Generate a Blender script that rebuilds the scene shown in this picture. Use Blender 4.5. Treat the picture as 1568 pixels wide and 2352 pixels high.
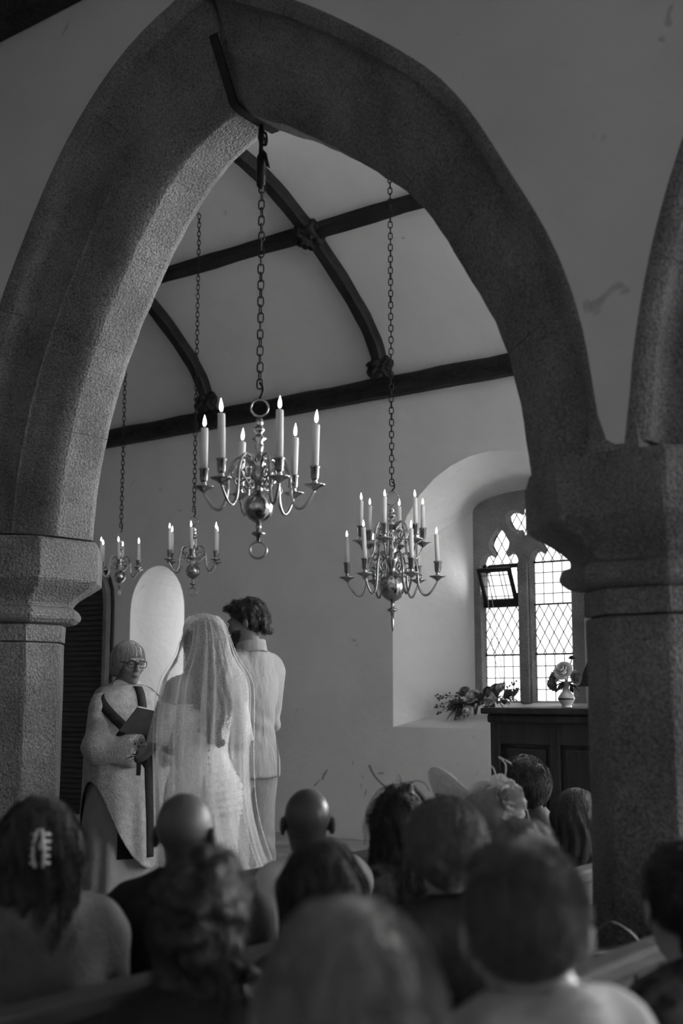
import bpy, bmesh, math, random
import numpy as np
from mathutils import Vector, Matrix, Euler

for _o in list(bpy.data.objects):
    bpy.data.objects.remove(_o, do_unlink=True)
SC = bpy.context.scene
COL = SC.collection
R = math.radians
PI = math.pi
rnd = random.Random(7)

# ------------------------------------------------------------------ camera
AZ = R(52.4)                                   # angle between the view and the arcade
PITCH = R(8.43)
FH = Vector((-math.cos(AZ), math.sin(AZ), 0))
cam_d = bpy.data.cameras.new('camera')
cam_d.sensor_fit = 'VERTICAL'
cam_d.sensor_height = 36.0
cam_d.sensor_width = 24.0
cam_d.lens = 2800.0 / 2352.0 * 36.0
cam_d.clip_start = 0.05
cam_d.dof.use_dof = True
cam_d.dof.focus_distance = 7.2
cam_d.dof.aperture_fstop = 2.2
cam = bpy.data.objects.new('camera', cam_d)
COL.objects.link(cam)
fw = FH * math.cos(PITCH) + Vector((0, 0, math.sin(PITCH)))
cam.location = (0, 0, 1.55)
cam.rotation_euler = fw.to_track_quat('-Z', 'Y').to_euler()
SC.camera = cam

# ------------------------------------------------------------------ world, exposure
SKY = 38.5
world = bpy.data.worlds.new('overcast_sky')
SC.world = world
world.use_nodes = True
_bg = world.node_tree.nodes['Background']
_bg.inputs[0].default_value = (1, 1, 1, 1)
_bg.inputs[1].default_value = SKY
vs = SC.view_settings
vs.view_transform = 'Standard'
vs.look = 'None'
vs.exposure = 0.0
vs.gamma = 1.0
vs.use_curve_mapping = False
SC.cycles.max_bounces = 6
SC.cycles.diffuse_bounces = 3
SC.cycles.glossy_bounces = 3
SC.cycles.transparent_max_bounces = 16
SC.cycles.use_adaptive_sampling = True
SC.cycles.adaptive_threshold = .2
SC.cycles.caustics_reflective = False
SC.cycles.caustics_refractive = False
SC.cycles.sample_clamp_indirect = 6.0

def portal(name, loc, sx, sy, rot):
    """daylight sampling portal at a window opening"""
    l = bpy.data.lights.new(name, 'AREA')
    l.shape = 'RECTANGLE'
    l.size = sx
    l.size_y = sy
    l.cycles.is_portal = True
    o = bpy.data.objects.new(name, l)
    COL.objects.link(o)
    o.location = loc
    o.rotation_euler = rot

# ------------------------------------------------------------------ materials
MATS = {}

def M(name, g, rough=.85, metal=0., var=.12, scale=6., bump=0., bscale=60., spec=.3, stretch=(1, 1, 1),
      g2=None, detail=3.):
    """grey procedural material: noise mottling in the colour, fine noise relief"""
    if name in MATS:
        return MATS[name]
    m = bpy.data.materials.new(name)
    m.use_nodes = True
    nt = m.node_tree
    b = nt.nodes['Principled BSDF']
    tc = nt.nodes.new('ShaderNodeTexCoord')
    mp = nt.nodes.new('ShaderNodeMapping')
    mp.inputs['Scale'].default_value = stretch
    nt.links.new(tc.outputs['Object'], mp.inputs[0])
    n = nt.nodes.new('ShaderNodeTexNoise')
    n.inputs['Scale'].default_value = scale
    n.inputs['Detail'].default_value = detail
    n.inputs['Roughness'].default_value = .6
    nt.links.new(mp.outputs[0], n.inputs['Vector'])
    cr = nt.nodes.new('ShaderNodeValToRGB')
    cr.color_ramp.elements[0].position = .3
    cr.color_ramp.elements[1].position = .7
    lo, hi = g * (1 - var), g * (1 + var)
    if g2 is not None:
        lo, hi = g, g2
    cr.color_ramp.elements[0].color = (lo, lo, lo, 1)
    cr.color_ramp.elements[1].color = (hi, hi, hi, 1)
    nt.links.new(n.outputs['Fac'], cr.inputs[0])
    nt.links.new(cr.outputs[0], b.inputs['Base Color'])
    b.inputs['Roughness'].default_value = rough
    b.inputs['Metallic'].default_value = metal
    b.inputs['Specular IOR Level'].default_value = spec
    if bump:
        n2 = nt.nodes.new('ShaderNodeTexNoise')
        n2.inputs['Scale'].default_value = bscale
        n2.inputs['Detail'].default_value = 2
        nt.links.new(mp.outputs[0], n2.inputs['Vector'])
        bp = nt.nodes.new('ShaderNodeBump')
        bp.inputs['Strength'].default_value = bump
        bp.inputs['Distance'].default_value = .02
        nt.links.new(n2.outputs['Fac'], bp.inputs['Height'])
        nt.links.new(bp.outputs[0], b.inputs['Normal'])
    MATS[name] = m
    return m

def glass_mat(name, t, tl=.18, mottled=False):
    """old hand-made glass: lets the sky through, scatters a little"""
    m = bpy.data.materials.new(name)
    m.use_nodes = True
    nt = m.node_tree
    nt.nodes.remove(nt.nodes['Principled BSDF'])
    out = nt.nodes['Material Output']
    tr = nt.nodes.new('ShaderNodeBsdfTransparent')
    ts = nt.nodes.new('ShaderNodeBsdfTranslucent')
    ts.inputs[0].default_value = (t, t, t, 1)
    tc = nt.nodes.new('ShaderNodeTexCoord')
    n = nt.nodes.new('ShaderNodeTexNoise')
    n.inputs['Scale'].default_value = 9.
    n.inputs['Detail'].default_value = 2.
    nt.links.new(tc.outputs['Object'], n.inputs['Vector'])
    cr = nt.nodes.new('ShaderNodeValToRGB')
    cr.color_ramp.elements[0].position = .3
    cr.color_ramp.elements[1].position = .7
    cr.color_ramp.elements[0].color = (t * .86,) * 3 + (1,)
    cr.color_ramp.elements[1].color = (t * 1.06,) * 3 + (1,)
    nt.links.new(n.outputs['Fac'], cr.inputs[0])
    if mottled:
        nt.links.new(cr.outputs[0], tr.inputs[0])
    else:
        tr.inputs[0].default_value = (t, t, t, 1)
    mx = nt.nodes.new('ShaderNodeMixShader')
    mx.inputs[0].default_value = tl
    nt.links.new(tr.outputs[0], mx.inputs[1])
    nt.links.new(ts.outputs[0], mx.inputs[2])
    nt.links.new(mx.outputs[0], out.inputs[0])
    MATS[name] = m
    return m

def sheer_mat(name, g, alpha, scale=60., wv=.25, stretch=(1, 1, 1)):
    """tulle: part open weave, part thin scattering thread"""
    m = bpy.data.materials.new(name)
    m.use_nodes = True
    nt = m.node_tree
    nt.nodes.remove(nt.nodes['Principled BSDF'])
    out = nt.nodes['Material Output']
    tr = nt.nodes.new('ShaderNodeBsdfTransparent')
    df = nt.nodes.new('ShaderNodeBsdfDiffuse')
    df.inputs[0].default_value = (g, g, g, 1)
    ts = nt.nodes.new('ShaderNodeBsdfTranslucent')
    ts.inputs[0].default_value = (g, g, g, 1)
    a = nt.nodes.new('ShaderNodeMixShader')
    a.inputs[0].default_value = .45
    nt.links.new(df.outputs[0], a.inputs[1])
    nt.links.new(ts.outputs[0], a.inputs[2])
    tc = nt.nodes.new('ShaderNodeTexCoord')
    n = nt.nodes.new('ShaderNodeTexNoise')
    n.inputs['Scale'].default_value = scale
    mp = nt.nodes.new('ShaderNodeMapping')
    mp.inputs['Scale'].default_value = stretch
    nt.links.new(tc.outputs['Object'], mp.inputs[0])
    nt.links.new(mp.outputs[0], n.inputs['Vector'])
    mr = nt.nodes.new('ShaderNodeMapRange')
    mr.inputs[1].default_value = .3
    mr.inputs[2].default_value = .7
    mr.inputs[3].default_value = alpha * (1 - wv)
    mr.inputs[4].default_value = min(1., alpha * (1 + wv))
    nt.links.new(n.outputs['Fac'], mr.inputs[0])
    mx = nt.nodes.new('ShaderNodeMixShader')
    nt.links.new(mr.outputs[0], mx.inputs[0])
    nt.links.new(tr.outputs[0], mx.inputs[1])
    nt.links.new(a.outputs[0], mx.inputs[2])
    nt.links.new(mx.outputs[0], out.inputs[0])
    MATS[name] = m
    return m

def emit_mat(name, s):
    m = bpy.data.materials.new(name)
    m.use_nodes = True
    nt = m.node_tree
    nt.nodes.remove(nt.nodes['Principled BSDF'])
    e = nt.nodes.new('ShaderNodeEmission')
    e.inputs[1].default_value = s
    nt.links.new(e.outputs[0], nt.nodes['Material Output'].inputs[0])
    MATS[name] = m
    return m

def plaster_mat(name, g):
    """limewashed plaster: soft mottling, trowel relief, sparse dark scuffs"""
    m = M(name, g, .95, 0, .06, 1.4, .25, 14., .1)
    nt = m.node_tree
    b = nt.nodes['Principled BSDF']
    base = b.inputs['Base Color'].links[0].from_socket
    tc = nt.nodes.new('ShaderNodeTexCoord')
    n = nt.nodes.new('ShaderNodeTexNoise')
    n.inputs['Scale'].default_value = 7.
    n.inputs['Detail'].default_value = 3.
    n.inputs['Distortion'].default_value = .8
    nt.links.new(tc.outputs['Object'], n.inputs['Vector'])
    mr = nt.nodes.new('ShaderNodeMapRange')
    mr.inputs[1].default_value = .715
    mr.inputs[2].default_value = .76
    mr.inputs[3].default_value = 0
    mr.inputs[4].default_value = .55
    nt.links.new(n.outputs['Fac'], mr.inputs[0])
    mx = nt.nodes.new('ShaderNodeMix')
    mx.data_type = 'RGBA'
    mx.inputs[7].default_value = (g * .45,) * 3 + (1,)
    nt.links.new(mr.outputs[0], mx.inputs[0])
    nt.links.new(base, mx.inputs[6])
    nt.links.new(mx.outputs[2], b.inputs['Base Color'])
    return m

def granite_mat(name, g):
    """coarse speckled granite with weathering patches"""
    m = M(name, g * .5, .9, 0, 0, 110., .6, 80., .25, g2=g * 1.5, detail=3.)
    nt = m.node_tree
    b = nt.nodes['Principled BSDF']
    base = b.inputs['Base Color'].links[0].from_socket
    tc = nt.nodes.new('ShaderNodeTexCoord')
    n = nt.nodes.new('ShaderNodeTexNoise')
    n.inputs['Scale'].default_value = 3.
    n.inputs['Detail'].default_value = 3.
    nt.links.new(tc.outputs['Object'], n.inputs['Vector'])
    mr = nt.nodes.new('ShaderNodeMapRange')
    mr.inputs[1].default_value = .35
    mr.inputs[2].default_value = .65
    mr.inputs[3].default_value = .75
    mr.inputs[4].default_value = 1.2
    nt.links.new(n.outputs['Fac'], mr.inputs[0])
    mx = nt.nodes.new('ShaderNodeVectorMath')
    mx.operation = 'MULTIPLY'
    nt.links.new(base, mx.inputs[0])
    nt.links.new(mr.outputs[0], mx.inputs[1])
    nt.links.new(mx.outputs[0], b.inputs['Base Color'])
    return m

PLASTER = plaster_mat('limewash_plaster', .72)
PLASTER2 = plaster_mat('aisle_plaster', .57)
GRANITE = granite_mat('granite', .165)
WSTONE = granite_mat('window_stone', .26)
WOODDK = M('dark_oak', .02, .6, 0, .4, 5., .5, 30., .25, (1, 1, 1))
PEWWOOD = M('pew_oak', .06, .75, 0, .3, 4., .25, 30., .15, (1, .3, 1))
PULPIT = M('pulpit_oak', .028, .5, 0, .4, 6., .2, 40., .25, (3, 3, .5))
FLOORM = M('slate_floor', .36, .7, 0, .3, 3., .2, 20., .3)
IRON = M('black_iron', .02, .6, .3, .3, 20., .2, 60.)
LEAD = M('lead_came', .05, .7, .2, .2, 20.)
BRASS = M('old_brass', .40, .2, 1., .2, 12., .05, 30., .5)
WAX = M('white_wax', .80, .5, 0, .04, 20.)
FLAME = emit_mat('candle_flame', 9.0)
GLASS = glass_mat('old_window_glass', .05, .18, True)
DULL = glass_mat('dull_glass', .08)
MILD = glass_mat('mild_glass', .26)
DIM = glass_mat('dim_glass', .024)
CLEAR = glass_mat('clear_glass', .80, .05)

# ------------------------------------------------------------------ mesh helpers
def tag(o, label=None, cat=None, group=None, kind=None):
    if label:
        o['label'] = label
    if cat:
        o['category'] = cat
    if group:
        o['group'] = group
    if kind:
        o['kind'] = kind
    return o

def mesh(name, V, F, mat=None, parent=None, smooth=False):
    me = bpy.data.meshes.new(name)
    V = [tuple(map(float, v)) for v in V] if not isinstance(V, np.ndarray) else V.tolist()
    F = F.tolist() if isinstance(F, np.ndarray) else F
    me.from_pydata(V, [], F)
    me.update()
    if smooth:
        me.polygons.foreach_set('use_smooth', [True] * len(me.polygons))
    if mat:
        me.materials.append(mat)
    return link(name, me, parent)

def link(name, me, parent=None):
    o = bpy.data.objects.new(name, me)
    COL.objects.link(o)
    if parent is not None:
        o.parent = parent
    return o

def empty(name, loc=(0, 0, 0), rz=0., parent=None):
    o = bpy.data.objects.new(name, None)
    o.empty_display_size = .1
    COL.objects.link(o)
    o.location = loc
    o.rotation_euler = (0, 0, rz)
    if parent is not None:
        o.parent = parent
    return o

class MB:
    def __init__(s):
        s.V = []
        s.F = []

    def add(s, V, F, mat=None):
        n = len(s.V)
        if mat is not None:
            V = [tuple(mat @ Vector(v)) for v in V]
        s.V += [tuple(v) for v in V]
        s.F += [tuple(i + n for i in f) for f in F]
        return s

    def box(s, a, b, bev=0.):
        s.add(*boxm(a, b, bev))
        return s

    def build(s, name, mat=None, parent=None, smooth=False):
        return mesh(name, s.V, s.F, mat, parent, smooth)

def boxm(a, b, bev=0.):
    x0, y0, z0 = a
    x1, y1, z1 = b
    if not bev:
        V = [(x0, y0, z0), (x1, y0, z0), (x1, y1, z0), (x0, y1, z0), (x0, y0, z1), (x1, y0, z1), (x1, y1, z1), (x0, y1, z1)]
        F = [(0, 3, 2, 1), (4, 5, 6, 7), (0, 1, 5, 4), (1, 2, 6, 5), (2, 3, 7, 6), (3, 0, 4, 7)]
        return V, F
    bm = bmesh.new()
    bmesh.ops.create_cube(bm, size=1.)
    for v in bm.verts:
        v.co = Vector(((x0 + x1) / 2 + v.co.x * (x1 - x0), (y0 + y1) / 2 + v.co.y * (y1 - y0), (z0 + z1) / 2 + v.co.z * (z1 - z0)))
    bmesh.ops.bevel(bm, geom=bm.edges[:], offset=bev, segments=2, affect='EDGES', profile=.5)
    bm.verts.index_update()
    V = [tuple(v.co) for v in bm.verts]
    F = [tuple(v.index for v in f.verts) for f in bm.faces]
    bm.free()
    return V, F

def lathe(prof, n=24, cap=True):
    V, F = [], []
    for r, z in prof:
        for i in range(n):
            a = 2 * PI * i / n
            V.append((r * math.cos(a), r * math.sin(a), z))
    for j in range(len(prof) - 1):
        for i in range(n):
            k = (i + 1) % n
            F.append((j * n + i, j * n + k, (j + 1) * n + k, (j + 1) * n + i))
    if cap:
        F.append(tuple(range(n - 1, -1, -1)))
        m = (len(prof) - 1) * n
        F.append(tuple(range(m, m + n)))
    return V, F

def tube(path, rad, n=8, closed=False, cap=True, flat=1.):
    P = [Vector(p) for p in path]
    N = len(P)
    rr = rad if isinstance(rad, (list, tuple)) else [rad] * N
    T = []
    for i in range(N):
        if closed:
            t = P[(i + 1) % N] - P[i - 1]
        else:
            t = P[min(i + 1, N - 1)] - P[max(i - 1, 0)]
        T.append(t.normalized() if t.length > 1e-9 else Vector((0, 0, 1)))
    u = T[0].orthogonal().normalized()
    V, F = [], []
    for i in range(N):
        u = (u - T[i] * u.dot(T[i]))
        u = u.normalized() if u.length > 1e-6 else T[i].orthogonal().normalized()
        w = T[i].cross(u)
        for k in range(n):
            a = 2 * PI * k / n
            V.append(tuple(P[i] + (u * math.cos(a) + w * math.sin(a) * flat) * rr[i]))
    M_ = N if closed else N - 1
    for i in range(M_):
        j = (i + 1) % N
        for k in range(n):
            l = (k + 1) % n
            F.append((i * n + k, i * n + l, j * n + l, j * n + k))
    if cap and not closed:
        F.append(tuple(range(n - 1, -1, -1)))
        F.append(tuple(range((N - 1) * n, N * n)))
    return V, F

def spline(pts, n):
    """Catmull-Rom through pts, n samples per span"""
    P = [np.array(p, float) for p in pts]
    P = [2 * P[0] - P[1]] + P + [2 * P[-1] - P[-2]]
    out = []
    for i in range(1, len(P) - 2):
        for k in range(n):
            t = k / n
            a, b, c, d = P[i - 1], P[i], P[i + 1], P[i + 2]
            out.append(.5 * ((2 * b) + (-a + c) * t + (2 * a - 5 * b + 4 * c - d) * t * t + (-a + 3 * b - 3 * c + d) * t ** 3))
    out.append(P[-2])
    return out

def prism(poly, y0, y1):
    """polygon in (x,z) extruded along y"""
    n = len(poly)
    V = [(x, y0, z) for x, z in poly] + [(x, y1, z) for x, z in poly]
    F = [tuple(range(n)), tuple(range(2 * n - 1, n - 1, -1))]
    for i in range(n):
        j = (i + 1) % n
        F.append((i, i + n, j + n, j))
    return V, F

def copy_tree(o, parent=None):
    c = o.copy()
    COL.objects.link(c)
    c.parent = parent
    for ch in list(o.children):
        copy_tree(ch, c)
    return c

def fixn(o):
    bm = bmesh.new()
    bm.from_mesh(o.data)
    bmesh.ops.recalc_face_normals(bm, faces=bm.faces[:])
    bm.to_mesh(o.data)
    bm.free()
    return o

# ================================================================== THE SETTING
Y0, Y1 = 3.5, 4.3            # arcade wall faces
YN = 9.0                     # inner face of the window wall
XE, XW = -12.5, 6.0          # end walls
YS = -2.6                    # outer aisle wall
XA, BAY = -3.37, 3.5         # arch centre and bay length
ZSP = 2.30                   # springing height

floor = MB().box((XE - .6, YS - .6, -.3), (XW + .6, YN + 1.2, 0.)).build('floor', FLOORM)
tag(floor, kind='structure')
step = MB().box((XE, 4.62, 0.), (-3.75, YN, .125), .01).box((XE, 4.3, 0.), (-3.95, YN, .25), .01).build('trim_1', FLOORM)
tag(step, kind='structure')

def strips(xs, lows, zt, y, flip):
    V, F = [], []
    for x, zl in zip(xs, lows):
        V += [(x, y, zl), (x, y, zt)]
    for i in range(len(xs) - 1):
        f = (2 * i, 2 * i + 2, 2 * i + 3, 2 * i + 1)
        F.append(f[::-1] if flip else f)
    return V, F

# arcade wall: the arch is slightly irregular, each half drawn as its own curve
APX = -3.50
HALVES = {1: [(-2.065, 2.30), (-2.085, 2.45), (-2.12, 2.667), (-2.195, 2.88), (-2.312, 3.09), (-2.49, 3.39), (-2.66, 3.57), (-3.02, 3.845), (-3.28, 4.01), (APX, 4.13)],
          -1: [(-4.66, 2.30), (-4.635, 2.55), (-4.56, 2.863), (-4.43, 3.19), (-4.25, 3.495), (-4.01, 3.825), (-3.73, 4.05), (APX, 4.13)]}
def half_curve(sg):
    """points with outward normals along one half of the intrados"""
    H = HALVES[sg]
    d = np.array(H[-1]) - np.array(H[-2])
    P = [np.array(p) for p in spline(H + [tuple(np.array(H[-1]) + d * .45), tuple(np.array(H[-1]) + d * 1.1)], 8)]
    for _ in range(6):
        P = [P[0]] + [(P[i - 1] + 2 * P[i] + P[i + 1]) / 4 for i in range(1, len(P) - 1)] + [P[-1]]
    L = np.cumsum([0] + [np.linalg.norm(P[i + 1] - P[i]) for i in range(len(P) - 1)])
    t = np.linspace(0, L[-1], 91)
    X = np.interp(t, L, [p[0] for p in P])
    Z = np.interp(t, L, [p[1] for p in P])
    dx, dz = np.gradient(X), np.gradient(Z)
    l = np.hypot(dx, dz)
    nx, nz = dz / l, -dx / l
    if sg < 0:
        nx, nz = -nx, -nz
    return X, Z, nx, nz
CURVE = {sg: half_curve(sg) for sg in (1, -1)}
DEP = .41
def dep_at(n):
    return DEP * (1 + .13 * np.linspace(0, 1, n) ** 2)
X_, Z_, nx_, nz_ = CURVE[1]
oxr, ozr = X_ + nx_ * dep_at(len(X_)), Z_ + nz_ * dep_at(len(X_))
X_, Z_, nx_, nz_ = CURVE[-1]
oxl, ozl = X_ + nx_ * dep_at(len(X_)), Z_ + nz_ * dep_at(len(X_))
mr_, ml_ = oxr >= APX, oxl <= APX
poly_x = np.concatenate([oxl[ml_], oxr[mr_][::-1]])
poly_z = np.concatenate([ozl[ml_], ozr[mr_][::-1]])
od = np.argsort(poly_x)
poly_x, poly_z = poly_x[od], poly_z[od]
B0 = XA - BAY / 2
def outer_z(x):
    u = (x - B0) % BAY + B0
    return float(np.interp(u, poly_x, poly_z, left=poly_z[0], right=poly_z[-1]))
xs = [round(XE + i * .03, 4) for i in range(int((XW - XE) / .03) + 1)] + [XW]
lows = [outer_z(x) - .012 for x in xs]
wb = MB()
wb.add(*strips(xs, lows, 5.3, Y0, False))
wb.add(*strips(xs, lows, 5.3, Y1, True))
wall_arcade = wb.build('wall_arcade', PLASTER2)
tag(wall_arcade, kind='structure')

# moulding section: (y, depth from the wall face edge), arrises where a run ends
RUNS = [[(3.50, .41), (3.497, .392), (3.545, .352)],
        [(3.545, .352), (3.595, .350), (3.635, .325), (3.660, .275), (3.668, .215), (3.668, .185)],
        [(3.668, .185), (3.682, .178), (3.690, .150)],
        [(3.690, .150), (3.715, .105), (3.735, .055), (3.765, .012), (3.80, .0)],
        [(3.80, .0), (4.0, .0)]]
RUNS = RUNS + [[(7.8 - y, r) for y, r in run[::-1]] for run in RUNS[:-1][::-1]]
ROUGH = random.Random(3)

def voussoir(t0, t1, sgn, seg=7):
    X, Z, NX, NZ = CURVE[sgn]
    tt = np.linspace(0, 1, len(X))
    V, F = [], []
    jr = [ROUGH.uniform(-.004, .004) for _ in range(seg + 1)]
    jr[0] = jr[-1] = 0
    rings = []
    for s in range(seg + 1):
        t = t0 + (t1 - t0) * s / seg
        x, z, a, b = (float(np.interp(t, tt, q)) for q in (X, Z, NX, NZ))
        row = []
        for run in RUNS:
            row.append([])
            for y, d in run:
                dd = d * (1 + .13 * t * t) + jr[s] * max(0., 1 - d / .3)
                px, pz = x + a * dd, z + b * dd
                px = max(px, APX) if sgn > 0 else min(px, APX)
                row[-1].append((px - XA, y, pz))
        rings.append(row)
    for k in range(len(RUNS)):
        n = len(RUNS[k])
        s0 = len(V)
        for s in range(seg + 1):
            V += rings[s][k]
        for s in range(seg):
            for j in range(n - 1):
                f = (s0 + s * n + j, s0 + s * n + j + 1, s0 + (s + 1) * n + j + 1, s0 + (s + 1) * n + j)
                F.append(f if sgn < 0 else f[::-1])
    for s in (0, seg):
        s0 = len(V)
        ring = [p for r_ in rings[s] for p in r_[:-1]] + [rings[s][-1][-1]]
        V += ring
        f = tuple(range(s0, s0 + len(ring)))
        F.append(f if (s == 0) != (sgn > 0) else f[::-1])
    return V, F

arch_src = None
for k in (-2, -1, 0, 1, 2):
    if arch_src is None:
        arch_src = empty('arch', (0, 0, 0), 0, wall_arcade)
        cuts = {1: [0, .17, .36, .52, .70, .86, 1.], -1: [0, .20, .37, .55, .71, .88, 1.]}
        for sgn in (1, -1):
            c = cuts[sgn]
            for a, b in zip(c[:-1], c[1:]):
                mesh('voussoir', *voussoir(a + (.0004 if a else 0), b - (.0004 if b < 1 else 0), sgn), GRANITE, arch_src, True)
        a_o = arch_src
    else:
        a_o = copy_tree(arch_src, wall_arcade)
    a_o.location = (XA + BAY * k, 0, 0)
for k in (-1, 0, 1, 2):
    x = XA + BAY * (k - .5)
    fixn(mesh('springer', *prism([(x - .09, 2.29), (x + .09, 2.29), (x + .07, 2.5), (x + .005, 2.72), (x - .04, 2.55), (x - .06, 2.45)], 3.502, 4.298), GRANITE, wall_arcade))

# octagonal piers
def octa(prof):
    c = math.cos(PI / 8)
    V, F = lathe([(a / c, z) for a, z in prof], 8)
    q = Matrix.Rotation(PI / 8, 4, 'Z')
    return [tuple(q @ Vector(v)) for v in V], F

def octo(name, prof, parent, bev=.012):
    V, F = octa(prof)
    o = mesh(name, V, F, GRANITE, parent)
    bm = bmesh.new()
    bm.from_mesh(o.data)
    bmesh.ops.subdivide_edges(bm, edges=[e for e in bm.edges if e.calc_length() > .3], cuts=3)
    es = [e for e in bm.edges if len(e.link_faces) == 2 and e.calc_face_angle() > .3]
    bmesh.ops.bevel(bm, geom=es, offset=bev, segments=2, affect='EDGES', profile=.5)
    for v in bm.verts:
        v.co += Vector((rnd.uniform(-1, 1), rnd.uniform(-1, 1), 0)) * .0025
    bm.to_mesh(o.data)
    bm.free()
    return o

def pier(x, label):
    p = empty('stone_pier', (x, 3.9, 0))
    octo('base', [(.37, 0), (.37, .24), (.33, .28), (.33, .34), (.27, .42)], p)
    octo('shaft', [(.264, .42), (.260, 1.0), (.258, 1.796)], p)
    octo('neck_block', [(.260, 1.80), (.262, 1.885)], p, .006)
    octo('capital', [(.262, 1.887), (.305, 1.895), (.332, 1.915), (.338, 1.935), (.325, 1.962), (.292, 1.975), (.296, 1.99),
                     (.325, 2.02), (.36, 2.045), (.40, 2.07), (.432, 2.095), (.436, 2.11), (.436, 2.245), (.42, 2.30)], p, .007)
    tag(p, label, 'pier')
    return p
p0_ = pier(XA - BAY / 2, 'weathered octagonal granite pier at left, behind the woman with the hair claw')
pier(XA + BAY / 2, 'large octagonal granite pier at right, beside the pulpit and window')
arcade_rest = tag(empty('trim_2'), kind='structure')
for k in (-1.5, 1.5):
    c = copy_tree(p0_, arcade_rest)
    for key in ('label', 'category'):
        del c[key]
    c.name = 'pier'
    c.location.x = XA + BAY * k

# window wall with embrasures
def arch_pts(xl, xr, zb, zs, zt, n=16):
    """closed outline from bottom-left, up, over an elliptical head, down to bottom-right"""
    cx, hw = (xl + xr) / 2, (xr - xl) / 2
    P = [(xl, zb), (xl, zb + (zs - zb) * .33), (xl, zb + (zs - zb) * .67)]
    for i in range(n + 1):
        a = PI - PI * i / n
        P.append((cx + hw * math.cos(a), zs + (zt - zs) * math.sin(a)))
    P += [(xr, zb + (zs - zb) * .67), (xr, zb + (zs - zb) * .33), (xr, zb)]
    P += [(xr - (xr - xl) * .33, zb), (xr - (xr - xl) * .67, zb)]
    return P

# inner outline, outer outline, depth
WIN = [((-6.35, -4.27, 1.25, 2.55, 3.62), (-5.86, -4.76, 1.46, 3.20, 3.36), .60),
       ((-9.79, -8.98, 1.05, 2.40, 2.88), (-9.74, -9.06, 1.20, 2.35, 2.80), .85),
       ((-2.60, 0.50, 1.0, 3.0, 3.98), (-2.4, 0.3, 1.1, 3.4, 3.9), .60),
       ((1.90, 5.0, 1.0, 3.0, 3.98), (2.1, 4.8, 1.1, 3.4, 3.9), .60)]
wn = MB()
ex = {XE, XW}
for i_, o_, d_ in WIN:
    ex |= {p[0] for p in arch_pts(*i_)[3:-5]}
ex = sorted(ex)
def headz(w, x):
    xl, xr, zb, zs, zt = w
    q = 1 - ((x - (xl + xr) / 2) / ((xr - xl) / 2)) ** 2
    return zs + (zt - zs) * math.sqrt(max(q, 0))
for a, b in zip(ex[:-1], ex[1:]):
    m = (a + b) / 2
    w = next((i_ for i_, _, _ in WIN if i_[0] < m < i_[1]), None)
    if w is None:
        wn.add([(a, YN, 0), (b, YN, 0), (b, YN, 4.7), (a, YN, 4.7)], [(0, 1, 2, 3)])
    else:
        wn.add([(a, YN, 0), (b, YN, 0), (b, YN, w[2]), (a, YN, w[2])], [(0, 1, 2, 3)])
        wn.add([(a, YN, headz(w, a)), (b, YN, headz(w, b)), (b, YN, 4.7), (a, YN, 4.7)], [(0, 1, 2, 3)])
for i_, o_, d_ in WIN:
    A, B = arch_pts(*i_), arch_pts(*o_)
    n = len(A)
    V, F = [], []
    rows = 6
    for r in range(rows + 1):
        t = r / rows
        s = t if r else 0
        for (ax, az), (bx, bz) in zip(A, B):
            V.append((ax + (bx - ax) * s, YN + d_ * t, az + (bz - az) * s))
    for r in range(rows):
        for k in range(n):
            l = (k + 1) % n
            F.append((r * n + k, r * n + l, (r + 1) * n + l, (r + 1) * n + k))
    wn.add(V, F)
# solid outer skin so that daylight only enters at the panes
wall_north = wn.build('wall_north', PLASTER)
tag(wall_north, kind='structure')
sk = MB()
OPEN = [(o_[0] - (.7 if k == 0 else 0), o_[1] + (.25 if k == 0 else 0), o_[2] - (.5 if k == 0 else 0), 0, o_[4] + (.45 if k == 0 else 0)) for k, (_, o_, _) in enumerate(WIN)]
edges = sorted({XE - .4, XW + .4} | {o_[0] for o_ in OPEN} | {o_[1] for o_ in OPEN})
for a, b in zip(edges[:-1], edges[1:]):
    m = (a + b) / 2
    w = next((o_ for o_ in OPEN if o_[0] < m < o_[1]), None)
    if w is None:
        sk.box((a, YN + .86, -.2), (b, YN + 1.1, 7.0))
    else:
        sk.box((a, YN + .86, -.2), (b, YN + 1.1, w[2]))
        sk.box((a, YN + .86, w[4]), (b, YN + 1.1, 7.0))
tag(sk.build('wall_north_outer', GRANITE), kind='structure')

# end walls, aisle wall (west window added for its light), all solid boxes around the openings
def wall_box(name, axis, pos, lo, hi, zt, wins, mat, th=.5):
    mb = MB()
    ed = sorted({lo, hi} | {w[0] for w in wins} | {w[1] for w in wins})
    s = 1 if pos > 0 else -1
    def bx(a, b, z0, z1):
        p0, p1 = sorted((pos, pos + s * th))
        if axis == 'x':
            mb.box((p0, a, z0), (p1, b, z1))
        else:
            mb.box((a, p0, z0), (b, p1, z1))
    for a, b in zip(ed[:-1], ed[1:]):
        m = (a + b) / 2
        w = next((w for w in wins if w[0] < m < w[1]), None)
        if w is None:
            bx(a, b, -.2, zt)
        else:
            bx(a, b, -.2, w[2])
            bx(a, b, w[3], zt)
    return tag(mb.build(name, mat), kind='structure')
WEST = (4.9, 8.5, 1.1, 4.8)
SOUTH = [(-6.2, -4.9, 1.3, 3.1), (-1.2, 0.1, 1.3, 3.1)]
wall_box('wall_east', 'x', XE, YS - .5, YN + 1.1, 7.0, [], PLASTER)
wall_box('wall_west', 'x', XW, YS - .5, YN + 1.1, 7.0, [WEST], PLASTER)
wall_box('wall_south', 'y', YS, XE, XW, 5.6, SOUTH, PLASTER2)

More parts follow.
